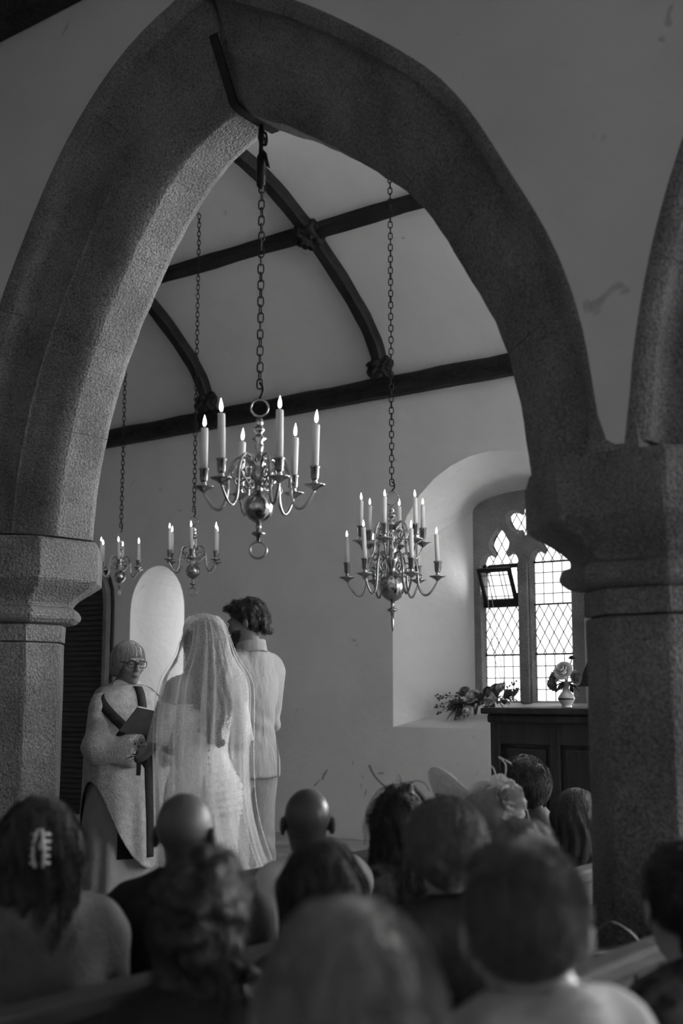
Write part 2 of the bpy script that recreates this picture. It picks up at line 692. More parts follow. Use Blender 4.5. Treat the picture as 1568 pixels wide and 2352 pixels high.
# aisle ceiling and its wall plate beam on the arcade wall
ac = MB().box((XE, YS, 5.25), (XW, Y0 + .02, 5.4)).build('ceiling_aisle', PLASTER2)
tag(ac, kind='structure')
bm_ = MB().box((XE, 3.36, 4.79), (XW, Y0, 5.02), .02)
beam = bm_.build('wall_plate', WOODDK, ac)

# nave wagon roof
HALF = spline([(2.36, 4.40), (2.18, 4.78), (1.86, 5.10), (1.30, 5.50), (.75, 5.79), (.35, 5.92), (0., 5.97)], 5)
YC = 6.65
PROFR = [(YC + o, z) for o, z in HALF] + [(YC - o, z) for o, z in HALF[::-1][1:]]
V, F = [], []
for x in (XE, XW):
    V += [(x, y, z) for y, z in PROFR]
n = len(PROFR)
for k in range(n - 1):
    F.append((k, k + n, k + n + 1, k + 1))
# plaster skin with an outer shell above it
ob = [(y, z + .25) for y, z in PROFR]
for x in (XE, XW):
    V += [(x, y, z) for y, z in ob]
for k in range(n - 1):
    F.append((2 * n + k, 2 * n + k + 1, 3 * n + k + 1, 3 * n + k))
ceiling = mesh('ceiling', V, F, PLASTER, None, True)
tag(ceiling, kind='structure')
tag(MB().box((XE, Y0 - .1, 6.3), (XW, YN + 1.1, 6.5)).box((XE, Y0, 5.25), (XW, Y1 + .05, 6.4)).build('ceiling_outer', PLASTER2), kind='structure')

def prof_at(off):
    zz = sorted([(o, z) for o, z in HALF])
    return float(np.interp(off, [q[0] for q in zz], [q[1] for q in zz]))

# transverse ribs
V, F = [], []
w2, dp = .062, .10
for k, (y, z) in enumerate(PROFR):
    y0, z0 = PROFR[max(k - 1, 0)]
    y1, z1 = PROFR[min(k + 1, n - 1)]
    t = Vector((0, y1 - y0, z1 - z0)).normalized()
    nn = Vector((0, t.z, -t.y))
    if nn.z > 0:
        nn = -nn
    c = Vector((0, y, z))
    jw = w2 * (1 + .06 * math.sin(k * 1.7))
    for dx, d in ((-jw, -.02), (-jw, dp * .8), (-jw * .75, dp), (jw * .75, dp), (jw, dp * .8), (jw, -.02)):
        p = c + nn * d
        V.append((dx, p.y, p.z))
for k in range(n - 1):
    for j in range(5):
        F.append((k * 6 + j, k * 6 + j + 1, k * 6 + 7 + j, k * 6 + 6 + j))
RIBX = [-6.40 + 2.21 * k for k in range(-2, 6)]
rib0 = fixn(mesh('rib', V, F, WOODDK, ceiling, False))
rib0.location.x = RIBX[0]
for x in RIBX[1:]:
    c = rib0.copy()
    COL.objects.link(c)
    c.location.x = x
# purlins
def purlin(off, w=.062, d=.10):
    z = prof_at(abs(off))
    e = .02
    sl = (prof_at(abs(off) + e) - prof_at(max(abs(off) - e, 0))) / (2 * e) if abs(off) > .05 else 0.
    sl *= 1 if off > 0 else -1
    t = Vector((0, 1, sl)).normalized()
    nn = Vector((0, sl, -1)).normalized()
    V, F = [], []
    N = 60
    for i in range(N + 1):
        x = XE + (XW - XE) * i / N
        sag = .012 * math.sin(i * 1.3) - .02 * math.sin(PI * ((x - RIBX[0]) % 2.21) / 2.21) * .6
        c = Vector((x, YC + off, z)) + nn * sag * .5
        ww = w * (1 + .08 * math.sin(i * 2.1))
        for a, b in ((-ww, -.03), (-ww, d * .8), (-ww * .7, d), (ww * .7, d), (ww, d * .8), (ww, -.03)):
            V.append(tuple(c + t * a + nn * b))
    for i in range(N):
        for j in range(5):
            F.append((i * 6 + j, i * 6 + j + 1, i * 6 + 7 + j, i * 6 + 6 + j))
    return fixn(mesh('purlin', V, F, WOODDK, ceiling, False)), z, nn
def boss_mesh():
    """carved oak boss: square block with four leaf lobes and a knob"""
    mb = MB()
    mb.box((-.11, -.11, -.05), (.11, .11, .09), .025)
    for k in range(4):
        q = Matrix.Rotation(k * PI / 2, 4, 'Z')
        mb.add(*boxm((.05, -.07, .0), (.145, .07, .06), .025), q)
        pts = [(.03, 0, .10), (.08, .03, .105), (.12, .0, .09), (.09, -.035, .10)]
        mb.add(*tube([q @ Vector(p) for p in pts], [.02, .022, .02, .01], 6))
    mb.add(*lathe([(.0, .145), (.03, .14), (.05, .12), (.06, .09), (.055, .06)][::-1], 10))
    return mb
bsrc = None
for off in (1.23, -1.23):
    p_, z, nn = purlin(off)
    for x in RIBX:
        if bsrc is None:
            bsrc = boss_mesh().build('boss', WOODDK, ceiling)
            b = bsrc
        else:
            b = bsrc.copy()
            COL.objects.link(b)
        b.location = Vector((x, YC + off, z)) + nn * .04
        b.rotation_euler = nn.to_track_quat('Z', 'X').to_euler()
# carved wall plates with a running vine
for side in (1, -1):
    yy = YC + side * 2.35
    up_ = 0. if side > 0 else .22        # the arcade-side plate sits higher, above the arch point
    N = 74
    V, F = [], []
    for i in range(N + 1):
        x = XE + (XW - XE) * i / N
        j = .006 * math.sin(i * 1.9)
        for dy, z in ((.02, 4.25), (-.10, 4.25 + j), (-.125, 4.28 + j), (-.125, 4.40 + j), (-.10, 4.43 + j), (.02, 4.45)):
            V.append((x, yy + side * dy, z + up_))
    for i in range(N):
        for q in range(6):
            F.append((i * 6 + q, i * 6 + (q + 1) % 6, i * 6 + 6 + (q + 1) % 6, i * 6 + 6 + q))
    wp = fixn(mesh('wall_plate', V, F, WOODDK, ceiling, False))
    vine = MB()
    x = XE + .1
    pts = []
    while x < -3.2:
        pts.append((x, yy - side * .128, 4.34 + up_ + .045 * math.sin(x * 9.)))
        x += .04
    vine.add(*tube(pts, .009, 5))
    x = XE + .2
    k = 0
    while x < -3.2:
        s = 1 if k % 2 else -1
        c = Vector((x, yy - side * .128, 4.34 + up_))
        leaf = [c + Vector((0, 0, -s * .03)), c + Vector((.05, 0, s * .005)), c + Vector((.12, 0, s * .04)), c + Vector((.19, 0, s * .035))]
        vine.add(*tube(leaf, [.006, .014, .012, .003], 5))
        x += .349 / 2
        k += 1
    vine.build('carved_vine', WOODDK, wp, True)
    for x in RIBX:
        b = bsrc.copy()
        COL.objects.link(b)
        b.parent = ceiling
        b.location = (x, yy - side * .09, 4.51 + up_)
        b.rotation_euler = (side * R(62), 0, 0)
        b.scale = (.9, .9, .9)

# ------------------------------------------------------------------ windows
def clip_half(poly, a, b):
    """keep the part of poly left of a->b"""
    out = []
    n = len(poly)
    def side(p):
        return (b[0] - a[0]) * (p[1] - a[1]) - (b[1] - a[1]) * (p[0] - a[0])
    for i in range(n):
        p, q = poly[i], poly[(i + 1) % n]
        sp, sq = side(p), side(q)
        if sp >= 0:
            out.append(p)
        if sp * sq < 0:
            t = sp / (sp - sq)
            out.append((p[0] + (q[0] - p[0]) * t, p[1] + (q[1] - p[1]) * t))
    return out
def clip_cell(subject, cell):
    P = subject
    for i in range(len(cell)):
        P = clip_half(P, cell[i], cell[(i + 1) % len(cell)])
        if len(P) < 3:
            return []
    return P
def area(P):
    return .5 * sum(P[i][0] * P[(i + 1) % len(P)][1] - P[(i + 1) % len(P)][0] * P[i][1] for i in range(len(P)))
def line_in_poly(a, b, poly):
    ts = []
    dx, dz = b[0] - a[0], b[1] - a[1]
    for i in range(len(poly)):
        p, q = poly[i], poly[(i + 1) % len(poly)]
        ex_, ez_ = q[0] - p[0], q[1] - p[1]
        den = dx * ez_ - dz * ex_
        if abs(den) < 1e-12:
            continue
        t = ((p[0] - a[0]) * ez_ - (p[1] - a[1]) * ex_) / den
        u = ((p[0] - a[0]) * dz - (p[1] - a[1]) * dx) / den
        if 0 <= u < 1:
            ts.append(t)
    ts.sort()
    return [((a[0] + dx * ts[i], a[1] + dz * ts[i]), (a[0] + dx * ts[i + 1], a[1] + dz * ts[i + 1])) for i in range(0, len(ts) - 1, 2)]

def bar(mb, p, q, y, r):
    mb.add(*tube([(p[0], y, p[1]), (q[0], y, q[1])], r, 6))

def glaze(parent, poly, y, mode, nx, size, origin, mat, came_r=.0042):
    """leaded glazing inside poly: every quarry a pane of its own, lead cames between"""
    gp = empty('glazing_panel', (0, 0, 0), 0, parent)
    xs_ = [p[0] for p in poly]
    zs_ = [p[1] for p in poly]
    x0, x1, z0, z1 = min(xs_), max(xs_), min(zs_), max(zs_)
    if area(poly) < 0:
        poly = poly[::-1]
    cm = MB()
    sx, sz = size
    cells = []
    lines = []
    if mode == 'sq':
        i0, i1 = math.floor((x0 - origin[0]) / sx), math.ceil((x1 - origin[0]) / sx)
        j0, j1 = math.floor((z0 - origin[1]) / sz), math.ceil((z1 - origin[1]) / sz)
        for i in range(i0, i1):
            for j in range(j0, j1):
                a, b = origin[0] + i * sx, origin[1] + j * sz
                cells.append([(a, b), (a + sx, b), (a + sx, b + sz), (a, b + sz)])
        for i in range(i0, i1 + 1):
            lines.append(((origin[0] + i * sx, z0 - 1), (origin[0] + i * sx, z1 + 1)))
        for j in range(j0, j1 + 1):
            lines.append(((x0 - 1, origin[1] + j * sz), (x1 + 1, origin[1] + j * sz)))
    else:
        K = 14
        for i in range(-K, K):
            for j in range(-K, K):
                cx = origin[0] + (i + j) * sx / 2
                cz = origin[1] + (i - j) * sz / 2
                if x0 - sx < cx < x1 + sx and z0 - sz < cz < z1 + sz:
                    cells.append([(cx - sx / 2, cz), (cx, cz - sz / 2), (cx + sx / 2, cz), (cx, cz + sz / 2)])
        for k in range(-2 * K, 2 * K):
            for s in (1, -1):
                a = (origin[0] + (k + .5) * sx, origin[1])
                lines.append(((a[0] - 5 * sx, a[1] - s * 5 * sz), (a[0] + 5 * sx, a[1] + s * 5 * sz)))
    for c in cells:
        P = clip_cell(poly, c)
        if len(P) >= 3 and abs(area(P)) > 2e-5:
            mesh('pane', [(x, y, z) for x, z in P], [tuple(range(len(P)))], mat, gp)
    for a, b in lines:
        for p, q in line_in_poly(a, b, poly):
            bar(cm, p, q, y, came_r)
    for i in range(len(poly)):
        bar(cm, poly[i], poly[(i + 1) % len(poly)], y, came_r * .9)
    if cm.V:
        cm.build('lead_came', LEAD, gp, True)
    return gp

def rectp(x0, x1, z0, z1):
    return [(x0, z0), (x1, z0), (x1, z1), (x0, z1)]

def stone_plate(outer, holes, y0, y1, mat, parent, ch=.014):
    from mathutils.geometry import tessellate_polygon
    def offs(P, d):
        if area(P) < 0:
            P = P[::-1]
        out = []
        n = len(P)
        for i in range(n):
            a, b, c = Vector(P[i - 1]), Vector(P[i]), Vector(P[(i + 1) % n])
            e1 = (b - a).normalized() if (b - a).length > 1e-9 else Vector((1, 0))
            e2 = (c - b).normalized() if (c - b).length > 1e-9 else Vector((1, 0))
            nn = (Vector((e1.y, -e1.x)) + Vector((e2.y, -e2.x)))
            nn = nn.normalized() if nn.length > 1e-6 else Vector((e1.y, -e1.x))
            out.append((b.x + nn.x * d, b.y + nn.y * d))
        return out
    hf = [offs(h, ch) for h in holes]
    hb = [offs(h, 0.) for h in holes]
    V, F = [], []
    loops = [outer] + hf
    flat = [p for l in loops for p in l]
    tri = tessellate_polygon([[Vector((p[0], p[1], 0)) for p in l] for l in loops])
    V += [(p[0], y0, p[1]) for p in flat]
    F += [tuple(t) for t in tri]
    base = len(outer)
    for a, b in zip(hf, hb):
        n = len(a)
        s1 = len(V)
        V += [(p[0], y0 + .045, p[1]) for p in b]
        s2 = len(V)
        V += [(p[0], y1, p[1]) for p in b]
        for i in range(n):
            j = (i + 1) % n
            F.append((base + i, base + j, s1 + j, s1 + i))
            F.append((s1 + i, s1 + j, s2 + j, s2 + i))
        base += n
    # back face
    flat2 = [p for l in [outer] + hb for p in l]
    s = len(V)
    V += [(p[0], y1, p[1]) for p in flat2]
    F += [tuple(i + s for i in t)[::-1] for t in tessellate_polygon([[Vector((p[0], p[1], 0)) for p in l] for l in [outer] + hb])]
    return fixn(mesh('stone_tracery', V, F, mat, parent))

# --- window_1: the two-light traceried window with the open hopper
win1 = empty('window_1', (0, 0, 0))
tag(win1, kind='structure')
YF = 9.60
LC = [-5.588, -5.078]          # centres of the two lights
HW = .184
def light_outline(c, zb):
    P = [(-.184, zb), (.184, zb), (.184, 2.70), (.172, 2.745), (.15, 2.785), (.12, 2.80), (.095, 2.79), (.075, 2.775), (.058, 2.785),
         (.052, 2.81), (.062, 2.832), (.082, 2.855), (.09, 2.89), (.074, 2.94), (.036, 2.99), (0, 3.03)]
    P += [(-u, z) for u, z in P[2:-1][::-1]]
    return [(c + u, z) for u, z in P]
EYE = [(0, 2.90), (.022, 2.955), (.035, 2.985), (.06, 2.98), (.10, 2.995), (.135, 3.03), (.155, 3.08), (.16, 3.12), (.13, 3.145), (.09, 3.15),
       (.05, 3.135), (.025, 3.12), (.02, 3.16), (0, 3.19)]
EYE = EYE + [(-u, z) for u, z in EYE[1:-1][::-1]]
EYE = [(-5.335 + u, z + .02) for u, z in EYE]
ZB = 1.475
ol = [p for p in arch_pts(-5.90, -4.72, 1.44, 3.22, 3.40)]
stone_plate(ol, [light_outline(c, ZB) for c in LC] + [EYE], YF, YF + .075, WSTONE, win1, .02)
# mullion fillet standing proud of the plate
fixn(mesh('mullion', *prism([(-5.38, 1.46), (-5.29, 1.46), (-5.29, 2.70), (-5.335, 2.78), (-5.38, 2.70)], YF - .035, YF + .01), WSTONE, win1))
YG = YF + .055
S = .092
ZS1, ZS2, ZS3 = 1.885, 2.325, 2.70
for li, c in enumerate(LC):
    glaze(win1, rectp(c - HW, c + HW, ZB, ZS1), YG, 'sq', 4, (S, .1025), (c - HW, ZB), GLASS)
    glaze(win1, rectp(c - HW, c + HW, ZS1, ZS2), YG, 'di', 4, (S, .160), (c + .045, ZS1 + .03), GLASS)
    if li == 1:
        glaze(win1, rectp(c - HW, c + HW, ZS2, ZS3), YG, 'sq', 4, (S, .0938), (c - HW, ZS2), GLASS)
    head = [p for p in light_outline(c, ZS3)]
    glaze(win1, head, YG, 'di', 4, (S, .160), (c, ZS3 + .11), GLASS)
    for z in (ZS1, ZS2, ZS3):
        MB().box((c - HW - .01, YG - .012, z - .007), (c + HW + .01, YG + .006, z + .007)).build('saddle_bar', IRON, win1)
glaze(win1, EYE, YG, 'di', 4, (S, .15), (-5.335, 3.07), GLASS)
# hopper casement, tilted inwards about its bottom edge
c = LC[0]
fr = MB()
fr.box((c - HW, YG - .03, ZS2 - .01), (c + HW, YG + .02, ZS2 + .035))
fr.box((c - HW, YG - .03, ZS3 - .035), (c + HW, YG + .02, ZS3 + .005))
fr.box((c - HW, YG - .03, ZS2), (c - HW + .018, YG + .02, ZS3))
fr.box((c + HW - .018, YG - .03, ZS2), (c + HW, YG + .02, ZS3))
fr.build('hopper_frame', IRON, win1)
hop = empty('hopper_sash', (c, YG - .02, ZS2 + .03), 0, win1)
hop.rotation_euler = (R(24), 0, 0)
hh = .335
sf = MB()
sf.box((-.172, -.014, 0), (.172, .014, .036)).box((-.172, -.014, hh - .036), (.172, .014, hh))
sf.box((-.172, -.014, .03), (-.138, .014, hh - .03)).box((.138, -.014, .03), (.172, .014, hh - .03))
sf.build('sash_frame', IRON, hop)
cols = [-.138, -.085, -.045, .045, .085, .138]
rows_ = [.036, .062, .165, .265, hh - .036]
for a, b in zip(cols[:-1], cols[1:]):
    for e, f in zip(rows_[:-1], rows_[1:]):
        mesh('pane', [(a, 0, e), (b, 0, e), (b, 0, f), (a, 0, f)], [(0, 1, 2, 3)], GLASS, hop)
lc = MB()
for a in cols[1:-1]:
    lc.add(*tube([(a, 0, .03), (a, 0, hh - .03)], .004, 6))
for e in rows_[1:-1]:
    lc.add(*tube([(-.138, 0, e), (.138, 0, e)], .004, 6))
lc.build('lead_came', LEAD, hop, True)
st = MB()
st.add(*tube([(c + HW - .02, YG - .02, ZS3 - .06), (c + HW - .025, YG - .15, ZS2 + .31)], .006, 6))
st.build('hopper_stay', IRON, win1)
cord = MB()
p0 = Vector((c - .06, YG - .155, ZS2 + .325))
cord.add(*tube(spline([p0, p0 + Vector((.0, -.01, -.2)), (c + .0, YG - .2, 1.95), (c + .075, YG - .16, 1.62), (c + .09, YG - .15, 1.5)], 6), .0028, 5))
cord.add(*tube(spline([p0, p0 + Vector((.02, -.01, -.12)), (c + .04, YG - .2, 2.15), (c + .07, YG - .18, 1.8), (c + .105, YG - .15, 1.5)], 6), .0028, 5))
cord.add(*tube(spline([p0, p0 + Vector((-.01, .0, .03)), p0 + Vector((.06, .05, .07)), p0 + Vector((.12, .1, .09))], 6), .0028, 5))
cord.build('pull_cord', M('cord', .6), win1, True)
MB().box((c - .075, YG - .175, ZS2 + .29), (c - .04, YG - .14, ZS2 + .325), .004).build('pulley', IRON, win1)

# --- the other windows, panes unseen: mostly sized and tinted to shape the daylight
def plain_window(name, axis, pos, lo, hi, z0, z1, nm, gm=None):
    w = empty(name)
    tag(w, kind='structure')
    def P(a, d, z):
        return (a, pos + d, z) if axis == 'y' else (pos + d, a, z)
    n = nm + 1
    for k in range(1, n):
        a = lo + (hi - lo) * k / n
        mb = MB().box(*[P(a - .05, -.06, z0), P(a + .05, .06, z1)])
        mb.build('mullion', WSTONE, w)
    for k in range(n):
        a, b = lo + (hi - lo) * k / n, lo + (hi - lo) * (k + 1) / n
        mesh('pane', [P(a, 0, z0), P(b, 0, z0), P(b, 0, z1), P(a, 0, z1)], [(0, 1, 2, 3)], gm or CLEAR, w)
    return w
plain_window('window_2', 'y', YN + .84, -9.74, -9.06, 1.20, 2.80, 0, DULL)
plain_window('window_3', 'y', YN + .7, -2.4, .3, 1.1, 3.9, 3)
plain_window('window_4', 'y', YN + .7, 2.1, 4.8, 1.1, 3.9, 3)
plain_window('window_5', 'x', XW + .3, *WEST, 3, MILD)  # added west window, unseen, put in to brighten the nave
for k, w in enumerate(SOUTH):
    plain_window('window_%d' % (6 + k), 'y', YS - .3, *w, 2, DIM)
portal('daylight_portal', (-5.31, YN + .72, 2.4), 1.2, 2.1, (R(-90), 0, 0))
portal('daylight_portal', (-9.4, YN + .9, 2.0), .7, 1.7, (R(-90), 0, 0))
portal('daylight_portal', (-1.05, YN + .9, 2.5), 2.7, 2.8, (R(-90), 0, 0))
portal('daylight_portal', (3.45, YN + .9, 2.5), 2.7, 2.8, (R(-90), 0, 0))
portal('daylight_portal', (XW + .4, 6.7, 2.95), 3.8, 3.7, (0, R(90), 0))
for w in SOUTH:
    portal('daylight_portal', ((w[0] + w[1]) / 2, YS - .4, 2.2), 1.4, 1.9, (R(90), 0, 0))

# scuffs in the limewash low on the window wall
SCUFF = M('bare_plaster_scuff', .36, .95, 0, .3, 30.)
qs = random.Random(4)
for x, z, L, a in ((-7.13, .80, .16, 1.0), (-7.22, .72, .10, .7), (-6.71, .72, .07, 1.5), (-6.69, .80, .05, 1.9), (-6.66, .66, .09, 1.2), (-6.49, .84, .10, .1), (-6.80, .92, .05, 1.4)):
    P = []
    nq = 12
    for i in range(nq):
        t = 2 * PI * i / nq
        u, v = math.cos(t) * L / 2 * qs.uniform(.6, 1.15), math.sin(t) * L * .10 * qs.uniform(.4, 1.3)
        P.append((x + u * math.cos(a) - v * math.sin(a), z + u * math.sin(a) + v * math.cos(a)))
    fixn(mesh('scuff', *prism(P, YN - .0015, YN + .001), SCUFF, wall_north))

# ================================================================== THINGS
RV = Vector((math.sin(AZ), math.cos(AZ), 0))      # image-right direction on the floor plan

# ------------------------------------------------------------------ chandeliers
def chain_link(parent_name='link'):
    L, W_, r = .046, .025, .0036
    pts = []
    for i in range(8):
        a = PI * i / 7
        pts.append((math.cos(a) * W_ / 2, 0, (L - W_) / 2 + math.sin(a) * W_ / 2))
    for i in range(8):
        a = PI + PI * i / 7
        pts.append((math.cos(a) * W_ / 2, 0, -(L - W_) / 2 + math.sin(a) * W_ / 2))
    me = bpy.data.meshes.new('link')
    V, F = tube(pts, r, 5, closed=True)
    me.from_pydata(V, [], F)
    me.polygons.foreach_set('use_smooth', [True] * len(me.polygons))
    me.materials.append(IRON)
    return me
LINK = chain_link()

def chain(parent, z0, z1, k=1.):
    c = empty('chain', (0, 0, 0), 0, parent)
    z = z0
    i = 0
    while z < z1:
        l = link('link', LINK, c)
        l.location = (rnd.uniform(-.001, .001), 0, z)
        l.rotation_euler = (0, rnd.uniform(-.04, .04), (PI / 2 if i % 2 else 0.) + .5 + rnd.uniform(-.15, .15))
        l.scale = (k, k, k)
        z += .0375 * k
        i += 1
    return c

FLAME_ME = None
def flame_mesh():
    prof = [(.0, 0), (.0045, .004), (.0068, .012), (.0066, .022), (.0045, .034), (.002, .044), (.0003, .051)]
    me = bpy.data.meshes.new('flame')
    V, F = lathe(prof, 10, False)
    me.from_pydata(V, [], F)
    me.polygons.foreach_set('use_smooth', [True] * len(me.polygons))
    me.materials.append(FLAME)
    return me
FLAME_ME = flame_mesh()

ORD = ['leftmost', 'second from left', 'third from left', 'fourth from left', 'fifth from left', 'rightmost']
ORD12 = ['first', 'second', 'third', 'fourth', 'fifth', 'sixth']

def candle(pos, r, h, tilt, label, group):
    c = empty('candle', pos)
    c.rotation_euler = tilt
    prof = [(r * 1.0, 0), (r, h * .6), (r * .985, h - .006), (r * .9, h - .001), (r * .55, h - .004), (.001, h - .005)]
    mesh('wax', *lathe(prof, 14), WAX, c, True)
    mesh('wick', *tube([(0, 0, h - .006), (.0005, 0, h + .006), (.001, 0, h + .010)], .0011, 5), IRON, c)
    f = link('flame', FLAME_ME, c)
    f.location = (0, 0, h + .006)
    k = r / .0125
    f.scale = (k * .9, k * .9, k * rnd.uniform(.72, .9))
    f.rotation_euler = (rnd.uniform(-.06, .06), rnd.uniform(-.06, .06), 0)
    tag(c, label, 'candle', group)
    return c

def arm_mesh(Rr, h, s):
    """one S-scroll candle arm in the x-z plane, root at the stem, tip under the drip pan at (Rr, h)"""
    mb = MB()
    r0 = .0062 * s
    z0 = h - .075 * s
    path = spline([(.020 * s, 0, z0 + .175 * s), (.042 * s, 0, z0 + .205 * s), (.075 * s, 0, z0 + .222 * s), (Rr * .46, 0, z0 + .205 * s),
                   (Rr * .545, 0, z0 + .155 * s), (Rr * .565, 0, z0 + .09 * s), (Rr * .60, 0, z0 + .035 * s), (Rr * .70, 0, z0 + .002 * s),
                   (Rr * .82, 0, z0 + .010 * s), (Rr * .93, 0, z0 + .045 * s), (Rr, 0, z0 + .075 * s)], 5)
    nP = len(path)
    mb.add(*tube(path, [r0 * (1.15 - .3 * abs(2 * i / nP - 1)) for i in range(nP)], 7))
    # inner volute
    vol = []
    cx, cz = Rr * .33, z0 + .150 * s
    for i in range(26):
        a = R(60) - i * .36
        q = .040 * s * (1 - i / 30)
        vol.append((cx + q * math.cos(a), 0, cz + q * math.sin(a)))
    mb.add(*tube(vol, r0 * .72, 6))
    # small curls at the root and on the shoulder
    for (bx, bz, sg, q0) in ((.040 * s, z0 + .212 * s, 1, .020 * s), (.05 * s, z0 + .10 * s, -1, .020 * s), (Rr * .60, z0 + .10 * s, 1, .018 * s)):
        cu = []
        for i in range(16):
            a = R(200) + sg * i * .36
            q = q0 * (1 - i / 22)
            cu.append((bx + q * math.cos(a), 0, bz + q * math.sin(a)))
        mb.add(*tube(cu, r0 * .6, 5))
    mb.add(*tube(spline([(.022 * s, 0, z0 + .10 * s), (.05 * s, 0, z0 + .085 * s), (.085 * s, 0, z0 + .115 * s), (Rr * .5, 0, z0 + .15 * s)], 5), r0 * .65, 5))
    return mb

def chandelier(pos, s, tiers, top, label, ball, cand_name, ring_bottom=True, z_ceiling=5.95, link_k=1.):
    """tiers: (R, z of the pans, phi0 deg, candle height list)"""
    root = empty('chandelier', pos)
    tag(root, label, 'chandelier', 'brass chandeliers')
    br = ball
    # turned stem: ball, vases, rings
    mesh('globe', *lathe([(.004, -br * 1.12), (br * .28, -br * 1.02), (br * .62, -br * .8), (br * .88, -br * .48), (br, -br * .05), (br * .96, br * .32), (br * .78, br * .66),
                          (br * .5, br * .9), (br * .3, br * 1.0), (br * .28, br * 1.1)], 28), BRASS, root, True)
    prof = [(br * .30, br * .98), (.016 * s, br * 1.15), (.020 * s, br + .03 * s), (.034 * s, br + .06 * s), (.036 * s, br + .085 * s), (.026 * s, br + .105 * s)]
    z = br + .105 * s
    sect = [(.030, .01), (.030, .03), (.018, .045), (.014, .07), (.022, .09), (.012, .105)]
    while z < top - .16 * s:
        for r_, dz in sect:
            if z + dz * s > top - .03 * s:
                break
            prof.append((r_ * s, z + dz * s))
        z += .105 * s
    for r_, dz in ((.013, -.13), (.030, -.115), (.032, -.10), (.014, -.085), (.012, -.075), (.022, -.066), (.022, -.052), (.011, -.046), (.016, -.036), (.016, -.02), (.009, -.012)):
        zz = top + dz * s
        if zz > prof[-1][1]:
            prof.append((r_ * s, zz))
    mesh('stem', *lathe(prof, 18), BRASS, root, True)
    fin = [(.003, -br - .085 * s), (.008 * s, -br - .078 * s), (.010 * s, -br - .06 * s), (.028 * s, -br - .05 * s), (.028 * s, -br - .044 * s), (.009 * s, -br - .036 * s), (.012 * s, -br - .02 * s), (.010 * s, -br * 1.08)]
    mesh('finial', *lathe(fin, 16), BRASS, root, True)
    if ring_bottom:
        q = .034 * s
        pts = [(q * math.cos(2 * PI * i / 24) * RV.x, q * math.cos(2 * PI * i / 24) * RV.y, -br - .115 * s + q * math.sin(2 * PI * i / 24)) for i in range(24)]
        if ring_bottom == 'side':
            pts = [(x * .3, y * .3, z_) for x, y, z_ in pts]
        mesh('pendant_ring', *tube(pts, .0055 * s, 7, closed=True), BRASS, root, True)
    else:
        mesh('drop', *lathe([(.002, -br - .16 * s), (.006 * s, -br - .14 * s), (.009 * s, -br - .10 * s), (.006 * s, -br - .075 * s)], 10), BRASS, root, True)
    q = .036 * s
    pts = [(q * math.cos(2 * PI * i / 24) * RV.x, q * math.cos(2 * PI * i / 24) * RV.y, top + q * .9 + q * math.sin(2 * PI * i / 24)) for i in range(24)]
    mesh('top_ring', *tube(pts, .0048 * s, 7, closed=True), BRASS, root, True)
    hk = [(0, 0, top + 2 * q), (.014 * s, 0, top + 2 * q + .02), (.016 * s, 0, top + 2 * q + .05), (0, 0, top + 2 * q + .07)]
    mesh('hook', *tube(spline(hk, 4), .006, 6), IRON, root, True)
    chain(root, top + 2 * q + .065, z_ceiling - pos[2], link_k)
    # arms
    cl = []
    pan_p = [(.008, -.018), (.012, -.014), (.02, -.008), (.042, .002), (.046, .006), (.042, .007), (.02, -.001), (.009, .001)]
    cup_p = [(.008, 0), (.008, .010), (.014, .014), (.008, .02), (.012, .026), (.0165, .034), (.018, .074), (.022, .078), (.022, .083), (.0155, .083)]
    pan_me = cup_me = None
    for ti, (Rr, zp, ph, hs, cr) in enumerate(tiers):
        am = None
        for k in range(6):
            a = R(ph + 60 * k)
            d = RV * math.cos(a) - FH * math.sin(a)
            rz = math.atan2(d.y, d.x)
            if am is None:
                arm = arm_mesh(Rr, zp - .018 * s, s if ti == 0 else s * .85).build('arm', BRASS, root, True)
                am = arm.data
            else:
                arm = link('arm', am, root)
            arm.rotation_euler = (0, 0, rz)
            if pan_me is None:
                pn = mesh('drip_pan', *lathe([(r_ * s, z_ * s) for r_, z_ in pan_p], 20), BRASS, root, True)
                cu = mesh('candle_cup', *lathe([(r_ * s, z_ * s) for r_, z_ in cup_p], 16), BRASS, root, True)
                pan_me, cup_me = pn.data, cu.data
            else:
                pn = link('drip_pan', pan_me, root)
                cu = link('candle_cup', cup_me, root)
            pn.location = (d.x * Rr, d.y * Rr, zp)
            cu.location = (d.x * Rr, d.y * Rr, zp)
            tl = (rnd.uniform(-.03, .03), rnd.uniform(-.04, .04), 0)
            cl.append((math.cos(a) * Rr, ti, (pos[0] + d.x * Rr, pos[1] + d.y * Rr, pos[2] + zp + .068 * s), hs[k], cr, tl))
    for ti in range(len(tiers)):
        c6 = sorted([c for c in cl if c[1] == ti], key=lambda c: c[0])
        for k, (_, _, p, h, cr, tl) in enumerate(c6):
            tn = '' if len(tiers) == 1 else (' lower tier' if ti == 0 else ' upper tier')
            candle(p, cr, h, tl, '%s lit candle on the%s%s %s' % (ORD[k], tn, ' of' if tn else '', cand_name), 'lit candles')
    return root

